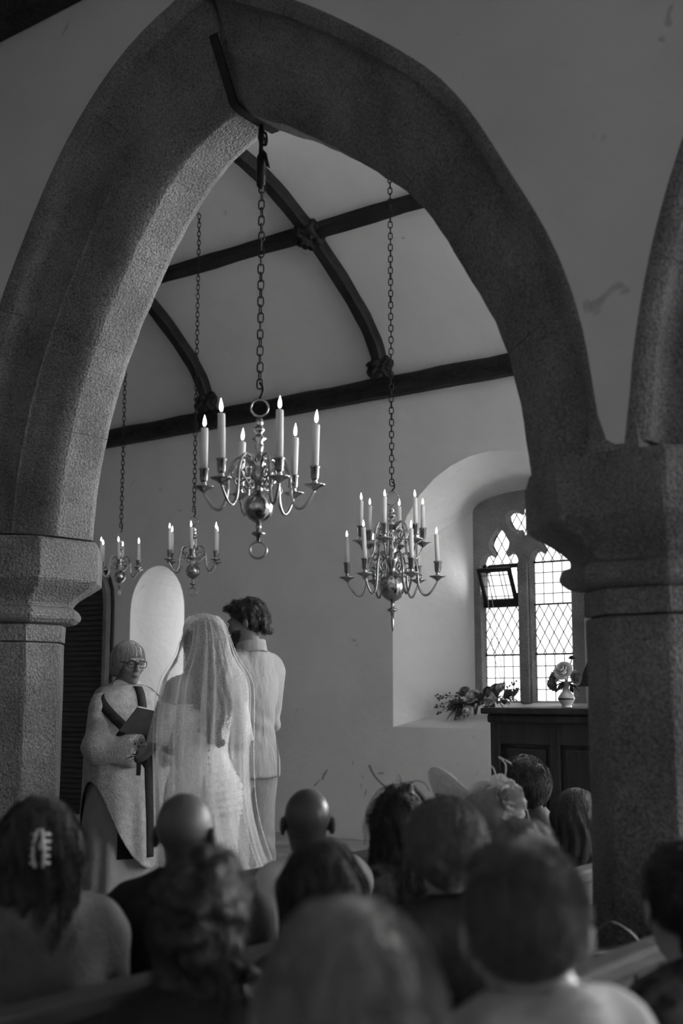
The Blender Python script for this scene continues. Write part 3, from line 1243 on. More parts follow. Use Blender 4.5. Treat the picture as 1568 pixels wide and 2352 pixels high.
chandelier((-3.454, 3.9, 2.341), 1.05, [(.243, .088, 6, [.20, .22, .21, .195, .175, .19], .0165)], .405,
           'large six-arm brass chandelier hanging from the stone arch in front', .065, 'big front chandelier', True, 4.02)
chandelier((-5.299, 7.511, 2.34), 1.45, [(.342, .068, 8, [.225, .235, .25, .215, .22, .225], .0165), (.245, .335, 46, [.22, .215, .215, .215, .215, .20], .0165)], .63,
           'two-tier brass chandelier of twelve candles left of the leaded window', .105, 'twelve-candle chandelier', False, 5.8, 1.25)
chandelier((-7.326, 7.437, 2.575), .98, [(.225, .085, 87, [.195] * 6, .0155)], .40,
           'small brass chandelier hanging above the bride, by the bright niche', .062, 'small chandelier above the bride', True, 5.85, 1.1)
chandelier((-9.028, 8.148, 2.678), .92, [(.206, .08, 84, [.175, .19, .18, .18, .175, .18], .0145)], .38,
           'smallest brass chandelier at far left, partly behind the pier', .058, 'smallest far left chandelier', 'side', 5.4, 1.2)

# iron strap and turnbuckle that carry the front chandelier
hg = empty('hanging_bracket', (-3.46, 3.9, 4.0))
tag(hg, 'black iron strap and turnbuckle under the point of the stone arch', 'bracket')
pts = spline([(-.02, -.30, .405), (-.005, -.265, .30), (.0, -.215, .19), (.0, -.165, .12), (.0, -.02, .105), (.0, .10, .105)], 5)
V, F = [], []
for p in pts:
    V += [(p[0] - .022, p[1], p[2]), (p[0] + .022, p[1], p[2]), (p[0] + .022, p[1] - .004, p[2] - .014), (p[0] - .022, p[1] - .004, p[2] - .014)]
for i in range(len(pts) - 1):
    for j in range(4):
        F.append((i * 4 + j, i * 4 + (j + 1) % 4, i * 4 + 4 + (j + 1) % 4, i * 4 + 4 + j))
F += [(0, 1, 2, 3), tuple(range(len(V) - 4, len(V)))[::-1]]
fixn(mesh('strap', V, F, IRON, hg))
mesh('turnbuckle', *lathe([(.004, -.215), (.012, -.21), (.020, -.195), (.020, -.06), (.012, -.045), (.010, .0), (.016, .03), (.012, .09)], 10), IRON, hg, True)
mesh('shackle', *tube(spline([(.0, 0, .0), (.03, .0, -.01), (.028, 0, .04), (0, 0, .06)], 5), .006, 6), IRON, hg, True)
mesh('tag', *prism([(.012, -.03), (.03, -.05), (.052, -.13), (.03, -.115)], -.003, .003), IRON, hg)

# ------------------------------------------------------------------ slatted panel beside the niche
pb = empty('slatted_panel', (-10.62, YN, 0))
tag(pb, 'dark slatted wooden panel with arched frame on the far wall', 'wall panel')
PANELW = M('panel_wood', .035, .6, 0, .3, 10., .2, 40., .3, (.3, 1, 3))
n_s = 0
z = .30
while z < 2.93:
    hw_ = .46 if z < 2.5 else .46 * math.sqrt(max(0., 1 - ((z - 2.5) / .5) ** 2))
    if hw_ > .05:
        MB().box((-hw_, -.05, z), (hw_, -.03 + .004 * (n_s % 2), z + .047), .006).build('slat', PANELW, pb)
    z += .055
    n_s += 1
MB().box((-.46, -.03, .25), (.46, -.002, 2.5)).build('backing', PANELW, pb)
pth = [(-.50, -.03, .25), (-.50, -.03, 2.5)] + [(-.50 * math.cos(PI * i / 14), -.03, 2.5 + .52 * math.sin(PI * i / 14)) for i in range(1, 14)] + [(.50, -.03, 2.5), (.50, -.03, .25)]
FRAMEM = M('panel_frame', .16, .7, 0, .2, 10.)
mesh('frame', *tube(pth, .05, 6), FRAMEM, pb)
pth2 = [(x * 1.13, -.012, z_ + (.05 if z_ > 2.5 else 0)) for x, _, z_ in pth]
mesh('outer_moulding', *tube(pth2, .018, 6), WOODDK, pb)

# ------------------------------------------------------------------ pulpit
pu = empty('pulpit', (-3.66, 6.15, 0))
tag(pu, 'dark panelled oak pulpit with a flat ledge below the window', 'pulpit')
PW, PD, PH = 1.15, 1.0, 1.465
MB().box((.03, .03, 0), (PW - .03, PD - .03, PH - .08)).build('body', PULPIT, pu)
MB().box((-.035, -.05, PH - .035), (PW + .05, PD + .05, PH), .008).build('ledge', PULPIT, pu)
MB().box((-.01, -.02, PH - .085), (PW + .02, PD + .02, PH - .035), .012).build('cornice', PULPIT, pu)
MB().box((-.03, -.03, 0), (PW + .03, PD + .03, .14), .015).build('plinth', PULPIT, pu)
for k in range(4):
    MB().box((k * PW / 3 * .985, 0, .14), (k * PW / 3 * .985 + .06, .035, PH - .08), .006).build('stile', PULPIT, pu)
for z0, z1 in ((.14, .22), (.72, .80), (1.26, 1.385)):
    MB().box((.02, .008, z0), (PW - .02, .035, z1), .005).build('rail', PULPIT, pu)
for k in range(3):
    for z0, z1 in ((.25, .70), (.83, 1.24)):
        MB().box((k * PW / 3 * .985 + .085, .012, z0), ((k + 1) * PW / 3 * .985 - .03, .034, z1), .012).build('panel', PULPIT, pu)
rest = MB()
V, F = prism([(.46, 1.585), (.80, 1.585), (.80, 1.93), (.56, 1.80)], .20, .55)
rest.add(V, F)
rest.box((.62, .30, PH), (.70, .38, 1.60))
rest.build('book_rest', PULPIT, pu)

# ------------------------------------------------------------------ flowers
LEAFM = M('leaf', .05, .6, 0, .4, 14.)
PETAL = M('pale_petal', .72, .7, 0, .12, 20.)
PETALD = M('mid_petal', .25, .7, 0, .2, 20.)
BERRY = M('berry', .06, .4, 0, .3, 20.)
STEMM = M('stem', .09, .7)

def rose(mb, c, r, up, seed):
    """layered cupped petals around a bud"""
    q = random.Random(seed)
    up = Vector(up).normalized()
    mat = Matrix.Translation(c) @ up.to_track_quat('Z', 'X').to_matrix().to_4x4()
    for layer, (n, rr, ht, open_) in enumerate(((3, .35, .75, .1), (5, .6, .65, .35), (6, .85, .45, .7), (7, 1.0, .2, 1.0))):
        for k in range(n):
            a = 2 * PI * k / n + layer * .5 + q.uniform(-.2, .2)
            V, F = [], []
            nu, nv = 5, 5
            for i in range(nv):
                v = i / (nv - 1)
                for j in range(nu):
                    u = (j / (nu - 1) - .5)
                    ww = (.75 + .5 * math.sin(v * PI * .75)) * (1. if layer else 1.2)
                    an = a + u * ww * 1.5
                    rad = r * rr * (.25 + .75 * math.sin(v * PI / 2) + open_ * .12 * v * v)
                    zz = r * (-.35 + (ht + .35) * v - open_ * .25 * v ** 3 + .05 * math.cos(u * 6 + k))
                    V.append((rad * math.cos(an), rad * math.sin(an), zz))
            for i in range(nv - 1):
                for j in range(nu - 1):
                    F.append((i * nu + j, i * nu + j + 1, (i + 1) * nu + j + 1, (i + 1) * nu + j))
            mb.add(V, F, mat)
    return mb

def leaf_geo(p, d, L, w, q):
    d = Vector(d).normalized()
    s = d.cross(Vector((q.uniform(-.4, .4), q.uniform(-.4, .4), 1))).normalized()
    nn = s.cross(d)
    V, F = [], []
    for t, k in ((0, .08), (.25, .8), (.5, 1.), (.78, .62), (1., .03)):
        c = Vector(p) + d * L * t - Vector((0, 0, 1)) * (.25 * L * t * t)
        V += [tuple(c - s * w * k), tuple(c - nn * w * .25 * k), tuple(c + s * w * k)]
    for i in range(4):
        for j in range(2):
            F.append((i * 3 + j, i * 3 + j + 1, i * 3 + 4 + j, i * 3 + 3 + j))
    return V, F

def flower_part(parent, c, r, up, seed, mat, name='rose'):
    return rose(MB(), c, r, up, seed).build(name, mat, parent, True)

fa = empty('flower_arrangement', (-5.56, 9.26, 1.42))
tag(fa, 'spray of roses, berries and foliage lying along the window sill', 'flowers')
q = random.Random(11)
for k, (x, y, z, r, m) in enumerate([(-.075, -.08, .10, .065, PETAL), (.115, -.10, .075, .062, PETAL), (.10, .02, .16, .055, PETALD), (.02, .02, .14, .05, BERRY),
                                      (-.19, -.1, -.03, .05, PETALD), (-.30, -.04, .02, .05, PETALD), (.16, .0, .17, .05, PETAL), (-.08, -.16, -.02, .045, PETAL),
                                      (-.22, .02, .14, .05, PETALD), (.22, .02, .12, .04, PETALD)]):
    flower_part(fa, (x, y, z), r, (q.uniform(-.3, .3) - .2, -.8, .6), k, m)
for k in range(95):
    a = q.uniform(0, 1)
    x = -.30 + .62 * a
    base = Vector((x * .8, q.uniform(-.12, .08), .03 + .05 * a))
    d = Vector((q.uniform(-1, 1) * .5 + (x * 1.8), q.uniform(-1.0, .2), q.uniform(-.3, 1.0)))
    if x < -.05:
        d.z -= .45
    mesh('leaf', *leaf_geo(base, d, q.uniform(.08, .17), q.uniform(.012, .03), q), LEAFM, fa, True)
bs = MB()
for k in range(26):
    x = q.choice([-1, -1, 1]) * q.uniform(.15, .36)
    x = min(x, .30)
    root_ = Vector((x * .6, -.05, .04))
    tip = Vector((x * 1.15, q.uniform(-.15, 0), (q.uniform(-.10, .12) if x < 0 else q.uniform(.08, .22))))
    bs.add(*tube(spline([root_, (root_ + tip) / 2 + Vector((0, 0, .03)), tip], 4), .0022, 4))
    for j in range(4):
        p = tip + Vector((q.uniform(-.025, .025), q.uniform(-.02, .02), q.uniform(-.025, .025)))
        bs.add(*lathe([(.001, -.009), (.007, -.006), (.009, 0), (.007, .006), (.001, .009)], 7), Matrix.Translation(p))
tag(bs.build('berry_sprigs', BERRY, fa, True), kind='stuff')

VASEM = M('glazed_china', .55, .25, 0, .05, 10., 0, 10, .5)
va = empty('vase', (-3.262, 6.33, 1.466))
tag(va, 'small pale china vase standing on the pulpit ledge', 'vase')
mesh('body', *lathe([(.03, 0), (.032, .004), (.026, .012), (.034, .024), (.046, .042), (.047, .055), (.036, .075), (.022, .092), (.019, .110), (.024, .132), (.031, .146), (.029, .147), (.021, .130)], 22), VASEM, va, True)
mesh('painted_band', *lathe([(.0475, .044), (.0485, .048), (.0480, .054)], 22, False), BERRY, va, True)
po = empty('flower_posy', (-3.262, 6.33, 1.605))
tag(po, 'pale rose posy with dark leaves in the small china vase', 'flowers')
flower_part(po, (0.0, -.035, .07), .052, (.0, -.9, .5), 50, PETAL)
flower_part(po, (-.06, .0, .035), .05, (-.7, -.3, .3), 51, PETALD)
flower_part(po, (-.065, -.03, -.005), .045, (-.6, -.5, -.2), 52, PETALD)
flower_part(po, (.065, .0, .03), .04, (.8, -.3, .2), 53, PETALD)
flower_part(po, (.03, .02, .14), .018, (.2, -.3, 1.), 54, BERRY, 'bud')
mesh('stem', *tube([(0, 0, -.09), (.005, -.01, .03)], .004, 5), STEMM, po)
mesh('stem', *tube(spline([(0, 0, -.08), (.01, .005, .05), (.03, .02, .135)], 4), .003, 5), STEMM, po)
for k in range(16):
    a = q.uniform(0, 2 * PI)
    mesh('leaf', *leaf_geo((.01 * math.cos(a), .01 * math.sin(a), .0), (math.cos(a), math.sin(a), q.uniform(-.7, .5)), q.uniform(.06, .11), q.uniform(.014, .024), q), LEAFM, po, True)

# ------------------------------------------------------------------ pews (rows run along y, the congregation faces -x)
def pew(x, y0, y1, label, zt=.93):
    p = empty('pew', (x, (y0 + y1) / 2, 0))
    tag(p, label, 'pew', 'oak pews')
    L = (y1 - y0) / 2
    MB().box((-.045, -L, zt - .05), (.035, L, zt), .012).build('top_rail', PEWWOOD, p)
    n_ = max(3, int((y1 - y0) / .28))
    for k in range(n_):
        a, b = -L + 2 * L * k / n_, -L + 2 * L * (k + 1) / n_
        MB().box((-.012, a + .004, .30), (.012, b - .004, zt - .045), .005).build('back_board', PEWWOOD, p)
    MB().box((-.46, -L + .02, .415), (-.02, L - .02, .448), .008).build('seat', PEWWOOD, p)
    MB().box((-.06, -L, 0), (.03, -L + .05, zt + .02), .01).box((-.46, -L, 0), (-.05, -L + .05, .44), .01).build('end', PEWWOOD, p)
    MB().box((-.06, L - .05, 0), (.03, L, zt + .02), .01).box((-.46, L - .05, 0), (-.05, L, .44), .01).build('end', PEWWOOD, p)
    MB().box((.03, -L + .03, zt - .14), (.17, L - .03, zt - .12), .006).build('book_ledge', PEWWOOD, p)
    return p
pew(-2.83, 0.9, 4.15, 'front oak pew back, before the man with glasses', .955)
pew(-2.06, 0.9, 4.9, 'oak pew of the row where the bald man sits', .93)
pew(-1.33, 0.6, 3.45, 'oak pew of the row where the curly dark-haired woman sits', .93)
pew(-.56, 0.5, 3.3, 'nearest oak pew, behind the blonde woman and boy', .93)

# ================================================================== BODIES: signed distance fields meshed with surface nets
def ax(a, b, h, fine=None):
    out = [a]
    while out[-1] < b:
        v = out[-1]
        hh_ = h
        if fine and fine[0] <= v < fine[1]:
            hh_ = fine[2]
        elif fine and v < fine[0]:
            hh_ = min(h, max(fine[2], fine[0] - v))
        out.append(v + hh_)
    return np.array(out, dtype=np.float32)

class G:
    def __init__(s, xs, ys, zs):
        s.xs, s.ys, s.zs = xs, ys, zs
        s.P = np.stack(np.meshgrid(xs, ys, zs, indexing='ij'), -1).astype(np.float32)

def sd_ell(P, c, r, rot=None):
    q = P - np.array(c, np.float32)
    if rot is not None:
        q = q @ np.array(rot, np.float32)
    r = np.array(r, np.float32)
    k0 = np.sqrt(((q / r) ** 2).sum(-1))
    k1 = np.sqrt(((q / (r * r)) ** 2).sum(-1)) + 1e-9
    return k0 * (k0 - 1) / k1

def sd_cap(P, a, b, ra, rb, sq=None):
    a = np.array(a, np.float32)
    b = np.array(b, np.float32)
    q = P - a
    d = b - a
    h = np.clip((q @ d) / (d @ d), 0, 1)
    e = q - h[..., None] * d
    if sq is not None:
        e = e / np.array(sq, np.float32)
    return np.sqrt((e ** 2).sum(-1)) - (ra + (rb - ra) * h)

def smin(a, b, k):
    h = np.clip(.5 + .5 * (b - a) / k, 0, 1)
    return b + (a - b) * h - k * h * (1 - h)

def smax(a, b, k):
    return -smin(-a, -b, k)

def smins(L, k):
    d = L[0]
    for e in L[1:]:
        d = smin(d, e, k)
    return d

def wob(P, f, s=0.):
    x, y, z = P[..., 0] * f, P[..., 1] * f, P[..., 2] * f
    return (np.sin(x + 1.3 * s + .7 * np.sin(y * 1.3)) * np.sin(y * 1.1 + 2.1 * s + .6 * np.sin(z * .9)) + np.sin(z * 1.2 + x * .6 + s) * np.sin(y * .8 - x * .9 + 1.7 * s)) * .5

def snet(D, g):
    I = D < 0
    c = [(0, 0, 0), (1, 0, 0), (0, 1, 0), (1, 1, 0), (0, 0, 1), (1, 0, 1), (0, 1, 1), (1, 1, 1)]
    nx, ny, nz = D.shape
    cnt = np.zeros((nx - 1, ny - 1, nz - 1), np.int8)
    for o in c:
        cnt += I[o[0]:nx - 1 + o[0], o[1]:ny - 1 + o[1], o[2]:nz - 1 + o[2]]
    act = (cnt > 0) & (cnt < 8)
    i, j, k = np.nonzero(act)
    idx = -np.ones(act.shape, np.int64)
    idx[i, j, k] = np.arange(len(i))
    d = np.stack([D[i + o[0], j + o[1], k + o[2]] for o in c], 1)
    p = np.stack([np.stack([g.xs[i + o[0]], g.ys[j + o[1]], g.zs[k + o[2]]], 1) for o in c], 1)
    acc = np.zeros((len(i), 3))
    n = np.zeros(len(i))
    for a in range(8):
        for b in range(a + 1, 8):
            if sum(abs(c[a][q] - c[b][q]) for q in range(3)) != 1:
                continue
            m = (d[:, a] < 0) != (d[:, b] < 0)
            t = (d[m, a] / (d[m, a] - d[m, b]))[:, None]
            acc[m] += p[m, a] + t * (p[m, b] - p[m, a])
            n[m] += 1
    V = acc / n[:, None]
    F = []
    for axn in range(3):
        if axn == 0:
            s0, s1 = I[:-1, 1:-1, 1:-1], I[1:, 1:-1, 1:-1]
            q = [(0, 0, 0), (0, 1, 0), (0, 1, 1), (0, 0, 1)]
        elif axn == 1:
            s0, s1 = I[1:-1, :-1, 1:-1], I[1:-1, 1:, 1:-1]
            q = [(0, 0, 0), (0, 0, 1), (1, 0, 1), (1, 0, 0)]
        else:
            s0, s1 = I[1:-1, 1:-1, :-1], I[1:-1, 1:-1, 1:]
            q = [(0, 0, 0), (1, 0, 0), (1, 1, 0), (0, 1, 0)]
        for flip, m in ((False, s0 & ~s1), (True, ~s0 & s1)):
            a, b, e = np.nonzero(m)
            f = np.stack([idx[a + o[0], b + o[1], e + o[2]] for o in q], 1)
            F.append(f[:, ::-1] if flip else f)
    F = np.concatenate(F)
    F = F[(F >= 0).all(1)]
    return V, F

def rotz(a):
    c, s = math.cos(a), math.sin(a)
    return np.array([[c, -s, 0], [s, c, 0], [0, 0, 1]], np.float32)
def rotx(a):
    c, s = math.cos(a), math.sin(a)
    return np.array([[1, 0, 0], [0, c, -s], [0, s, c]], np.float32)

# ---- head, in head space: face towards +y, chin at z=-.115, crown at z=+.12
def sd_head(P, beard=False):
    d = smin(sd_ell(P, (0, -.015, .035), (.076, .097, .085)), sd_ell(P, (0, .028, -.03), (.060, .070, .084)), .03)
    d = smin(d, sd_ell(P, (0, .045, -.086), (.040, .044, .030)), .025)
    d = smin(d, sd_ell(P, (0, .084, .034), (.048, .018, .012)), .016)
    for s in (-1, 1):
        d = smax(d, -sd_ell(P, (s * .031, .108, .012), (.017, .016, .012)), .012)
        d = smin(d, sd_ell(P, (s * .031, .079, .010), (.0125, .0125, .0115)), .004)
        d = smin(d, sd_ell(P, (s * .042, .066, -.022), (.022, .022, .018)), .02)
        d = smin(d, sd_ell(P, (s * .083, -.012, -.002), (.009, .020, .032), rotz(s * .45)), .006)
        d = smin(d, sd_ell(P, (s * .010, .106, -.027), (.009, .010, .007)), .006)
    d = smin(d, sd_cap(P, (0, .092, .024), (0, .114, -.022), .007, .011), .010)
    d = smin(d, sd_ell(P, (0, .093, -.055), (.021, .011, .005)), .007)
    d = smin(d, sd_ell(P, (0, .092, -.067), (.018, .011, .006)), .007)
    d = smin(d, sd_ell(P, (0, .083, -.099), (.018, .014, .014)), .014)
    return d

def neck_of(P, a, b, r=.054):
    return sd_cap(P, a, b, r * 1.05, r)

# ---- hand with five fingers, built once: wrist at origin, fingers along +y, palm facing -z, thumb towards +x
def hand_geo(curl=.5):
    g = G(np.arange(-.07, .075, .004), np.arange(-.03, .215, .004), np.arange(-.09, .04, .004))
    P = g.P
    d = sd_ell(P, (0, .05, -.004), (.040, .052, .015))
    d = smin(d, sd_cap(P, (0, -.03, 0), (0, .02, 0), .024, .026), .02)
    for x, L, y0 in ((.030, .072, .090), (.010, .082, .096), (-.011, .076, .093), (-.031, .058, .082)):
        a = np.array((x * .9, y0 - .012, -.002))
        ang = curl * .5
        p = a
        for sgm, (f, r0, r1) in enumerate(((.45, .0095, .0088), (.32, .0088, .0080), (.27, .0080, .0068))):
            q_ = p + L * f * np.array((x * .6, math.cos(ang), -math.sin(ang)))
            d = smin(d, sd_cap(P, p, q_, r0, r1), .004)
            p = q_
            ang += curl * .75
    p = np.array((.030, .022, -.006))
    for v, L, r0, r1 in (((.72, .62, -.30), .040, .014, .011), ((.40, .85, -.42), .034, .0108, .0092), ((.22, .88, -.5), .026, .0092, .0074)):
        v = np.array(v) / np.linalg.norm(v)
        q_ = p + v * L
        d = smin(d, sd_cap(P, p, q_, r0, r1), .006)
        p = q_
    return snet(d, g)
HAND_V, HAND_F = hand_geo(.55)

def place_hand(wrist, direc, up, mirror=False, k=1.):
    """hand vertices at a wrist, fingers along direc, back of the hand towards up"""
    y = Vector(direc).normalized()
    z = Vector(up)
    z = (z - y * z.dot(y)).normalized()
    x = y.cross(z)
    m = np.array([[x.x, y.x, z.x], [x.y, y.y, z.y], [x.z, y.z, z.z]])
    V = HAND_V * k
    F = HAND_F
    if mirror:
        V = V * np.array([-1, 1, 1])
        F = F[:, ::-1]
    return V @ m.T + np.array(wrist), F

def joinm(parts):
    V, F, n = [], [], 0
    for v, f in parts:
        V.append(v)
        F.append(f + n)
        n += len(v)
    return np.concatenate(V), np.concatenate(F)

SKIN = M('skin', .30, .55, 0, .06, 30., .05, 200., .35)
SKIND = M('dark_skin', .07, .4, 0, .08, 30., .05, 200., .4)

# ---- seated figures (origin on the floor under the hips, facing +y, seat at .448)
HEADZ = 1.205
def seated(kind):
    w = {'m': 1.0, 'f': .88, 'c': .76}[kind]
    up = {'m': .03, 'f': .02, 'c': .055}[kind]
    turn = R(-32)                                   # head turned to the right, towards the couple
    g = G(ax(-.36, .36, .018, (-.11, .11, .007)), ax(-.24, .70, .018, (-.15, .15, .007)), ax(-.02, 1.36, .018, (1.02, 1.35, .007)))
    P = g.P
    hc = np.array((0, .015, HEADZ))
    H = (P - hc) @ rotz(turn)
    head = sd_head(H)
    neck = neck_of(P, (0, -.025, .98), (0, -.005, 1.13), .056 * (.9 if kind != 'm' else 1))
    torso = smins([sd_ell(P, (0, -.02, .86 + up * .6), (.165 * w, .112, .20 + up * .3)), sd_ell(P, (0, .005, .64), (.150 * w + .01, .118, .16)),
                   sd_ell(P, (0, 0, .535), (.175, .13, .09))], .06)
    if kind == 'f':
        for s in (-1, 1):
            torso = smin(torso, sd_ell(P, (s * .07, .075, .88), (.06, .06, .06)), .03)
    sh = sd_cap(P, (-.155 * w, -.02, .985 + up), (.155 * w, -.02, .985 + up), .058, .058)
    tr = smin(sd_cap(P, (0, -.03, 1.05 + up * .7), (-.13 * w, -.02, 1.0 + up), .055, .05), sd_cap(P, (0, -.03, 1.05 + up * .7), (.13 * w, -.02, 1.0 + up), .055, .05), .03)
    arms = []
    legs = []
    for s in (-1, 1):
        S_, E_, W_ = (s * .185 * w, -.02, .97 + up), (s * .235 * w, .02, .70), (s * .085, .30, .625)
        arms.append(smin(sd_cap(P, S_, E_, .050 * w, .041), sd_cap(P, E_, W_, .040, .027), .02))
        K_, A_ = (s * .105, .45, .515), (s * .105, .455, .09)
        legs.append(smins([sd_cap(P, (s * .09, .02, .532), K_, .084, .058), sd_cap(P, K_, (s * .105, .42, .33), .057, .054), sd_cap(P, (s * .105, .42, .33), A_, .054, .036),
                           sd_ell(P, (s * .11, .52, .042), (.042, .12, .042))], .03))
    A = smin(arms[0], arms[1], .01)
    L = smin(legs[0], legs[1], .02)
    tors = smins([torso, sh, tr], .05)
    body = smin(smins([tors, A, L], .025), smin(head, neck, .03), .03)
    V, F = snet(body, g)
    hands = []
    for s in (-1, 1):
        hands.append(place_hand((s * .085, .30, .622), (-s * .25, 1, -.12), (0, .1, 1), s > 0, .95 if kind == 'm' else .88))
    bodym = joinm([(V, F)] + hands)
    # clothes
    g2 = G(ax(-.38, .38, .016), ax(-.25, .62, .016), ax(.36, 1.18, .013))
    P = g2.P
    # rebuild on the coarser grid
    torso = smins([sd_ell(P, (0, -.02, .86 + up * .6), (.165 * w, .112, .20 + up * .3)), sd_ell(P, (0, .005, .64), (.150 * w + .01, .118, .16)), sd_ell(P, (0, 0, .535), (.175, .13, .09))], .06)
    if kind == 'f':
        for s in (-1, 1):
            torso = smin(torso, sd_ell(P, (s * .07, .075, .88), (.06, .06, .06)), .03)
    sh = sd_cap(P, (-.155 * w, -.02, .985 + up), (.155 * w, -.02, .985 + up), .058, .058)
    tr = smin(sd_cap(P, (0, -.03, 1.05 + up * .7), (-.13 * w, -.02, 1.0 + up), .055, .05), sd_cap(P, (0, -.03, 1.05 + up * .7), (.13 * w, -.02, 1.0 + up), .055, .05), .03)
    A = None
    for s in (-1, 1):
        S_, E_, W_ = (s * .185 * w, -.02, .97 + up), (s * .235 * w, .02, .70), (s * .085, .30, .625)
        a = smin(sd_cap(P, S_, E_, .050 * w, .041), sd_cap(P, E_, W_, .040, .030), .02)
        a = smax(a, sd_ell(P, (s * .07, .34, .62), (.06, .06, .06)) * -1, .005)
        A = a if A is None else smin(A, a, .01)
    top = smin(smins([torso, sh, tr], .05), A, .03) - .016 + .006 * wob(P, 34., w)
    if kind == 'f':
        top = smax(top, -sd_cap(P, (0, .04, 1.05), (0, -.0, 1.2), .085, .085), .01)
    else:
        top = smin(top, smax(np.abs(sd_cap(P, (0, -.03, 1.0), (0, -.012, 1.13), .074, .068)) - .007, np.abs(P[..., 2] - 1.075 - up * .4 + .25 * P[..., 1]) - .035, .004), .012)
        top = smax(top, -sd_cap(P, (0, -.012, 1.07 + up * .5), (0, .0, 1.3), .062, .062), .006)
    top = smax(top, .47 - P[..., 2], .01)
    topm = snet(top, g2)
    g3 = G(ax(-.3, .3, .02), ax(-.24, .66, .02), ax(.02, .66, .02))
    P = g3.P
    L = None
    for s in (-1, 1):
        K_, A_ = (s * .105, .45, .515), (s * .105, .455, .12)
        l = smin(sd_cap(P, (s * .09, .02, .532), K_, .084, .062), sd_cap(P, K_, A_, .062, .055), .03)
        L = l if L is None else smin(L, l, .03 if kind == 'm' else .09)
    L = smin(L, sd_ell(P, (0, 0, .535), (.175, .13, .09)), .05) - .014
    L = smax(L, .13 - P[..., 2], .01)
    L = smax(L, .449 - .012 - P[..., 2] + np.where(P[..., 1] > .34, -9, 0), .001)
    botm = snet(L, g3)
    return bodym, topm, botm

def me_of(name, VF):
    me = bpy.data.meshes.new(name)
    me.from_pydata(VF[0].tolist(), [], VF[1].tolist())
    me.polygons.foreach_set('use_smooth', [True] * len(me.polygons))
    me.materials.append(None)
    return me
SEATED = {k: [me_of(n_, v) for n_, v in zip(('body', 'top', 'bottom'), seated(k))] for k in ('m', 'f', 'c')}

def omat(o, mat):
    o.material_slots[0].link = 'OBJECT'
    o.material_slots[0].material = mat
    return o

# ---- hair: a volume in head space plus strands that run over it
def strands(sdf, V0, n, steps, step, flow, lift, rad, seed, wave=0., wf=40., jitter=.25, drop=.0):
    """hair strands: start on the volume and follow the flow field along its surface"""
    q = np.random.RandomState(seed)
    P = V0[q.choice(len(V0), n)] + q.normal(0, .002, (n, 3))
    paths = [P.copy()]
    off = (q.rand(n) * lift)[:, None]
    ph = q.rand(n) * 6.28
    jit = q.normal(0, jitter, (n, 3))
    e = 3e-3
    for s in range(steps):
        gr = np.stack([sdf(P + np.eye(3)[i] * e) - sdf(P - np.eye(3)[i] * e) for i in range(3)], 1)
        gr /= np.linalg.norm(gr, axis=1)[:, None] + 1e-9
        f = flow(P) + jit
        if wave:
            f = f + wave * np.stack([np.sin(P[:, 2] * wf + ph), np.cos(P[:, 2] * wf * .8 + ph), 0 * ph], 1)
        f = f - gr * (f * gr).sum(1)[:, None] * (1 - drop)
        f /= np.linalg.norm(f, axis=1)[:, None] + 1e-9
        P = P + f * step
        d = sdf(P)[:, None]
        P = P - gr * (d - off) * (.8 if not drop else .8 * (1 - drop))
        paths.append(P.copy())
    A = np.stack(paths, 1)                          # n, steps+1, 3
    return ribbon(A, rad)

def ribbon(A, rad):
    n, m, _ = A.shape
    T = np.gradient(A, axis=1)
    T /= np.linalg.norm(T, axis=2)[..., None] + 1e-9
    ref = np.array([.31, .57, .76])
    U = np.cross(T, ref)
    U /= np.linalg.norm(U, axis=2)[..., None] + 1e-9
    W = np.cross(T, U)
    tp = np.linspace(1, .25, m)[None, :, None] * rad
    ring = [A + tp * (U * math.cos(a) + W * math.sin(a)) for a in (0, 2.094, 4.189)]
    V = np.stack(ring, 2).reshape(-1, 3)
    base = np.arange(n)[:, None] * (m * 3) + np.arange(m - 1)[None, :] * 3
    F = []
    for k in range(3):
        l = (k + 1) % 3
        F.append(np.stack([base + k, base + l, base + 3 + l, base + 3 + k], -1).reshape(-1, 4))
    return V, np.concatenate(F)

def hair_grid(lo, hi, h=.008):
    return G(*[np.arange(a, b, h, dtype=np.float32) for a, b in zip(lo, hi)])

def plane_cut(P, z_back, slope, y0=-.06):
    """positive where hair must end: below a line that rises from nape to brow"""
    return (z_back + slope * (P[..., 1] - y0) - P[..., 2]) * .7

CR = ((0, -.015, .035), (.076, .097, .085))
def cap_sdf(t, zb=-.065, sl=1.15, bulge=None):
    def f(P):
        d = sd_ell(P, CR[0], tuple(r + t for r in CR[1]))
        if bulge:
            for c_, r_ in bulge:
                d = smin(d, sd_ell(P, c_, r_), .03)
        return smax(d, plane_cut(P, zb, sl), .012)
    return f

def add_hair(root, sdf, lo, hi, mat, hm, flow=None, n=900, steps=9, step=.012, lift=.006, rad=.0011, seed=1, wave=0., wf=40., disp=0., df=60., h=.008, jitter=.25, name='hair', drop=0.):
    g = hair_grid(lo, hi, h)
    D = sdf(g.P)
    if disp:
        D = D + disp * wob(g.P, df, seed)
    V, F = snet(D, g)
    hm_ = np.array(hm)
    def tr(v):
        return v @ hm_[:3, :3].T + hm_[:3, 3]
    o = mesh(name, tr(V), F, mat, root, True)
    if n:
        sv, sf_ = strands(lambda p: sdf(p.astype(np.float32)).astype(np.float64), V, n, steps, step, flow, lift, rad, seed, wave, wf, jitter, drop)
        s = mesh('hair_strands', tr(sv), sf_, mat, o, True)
        tag(s, kind='stuff')
    return o

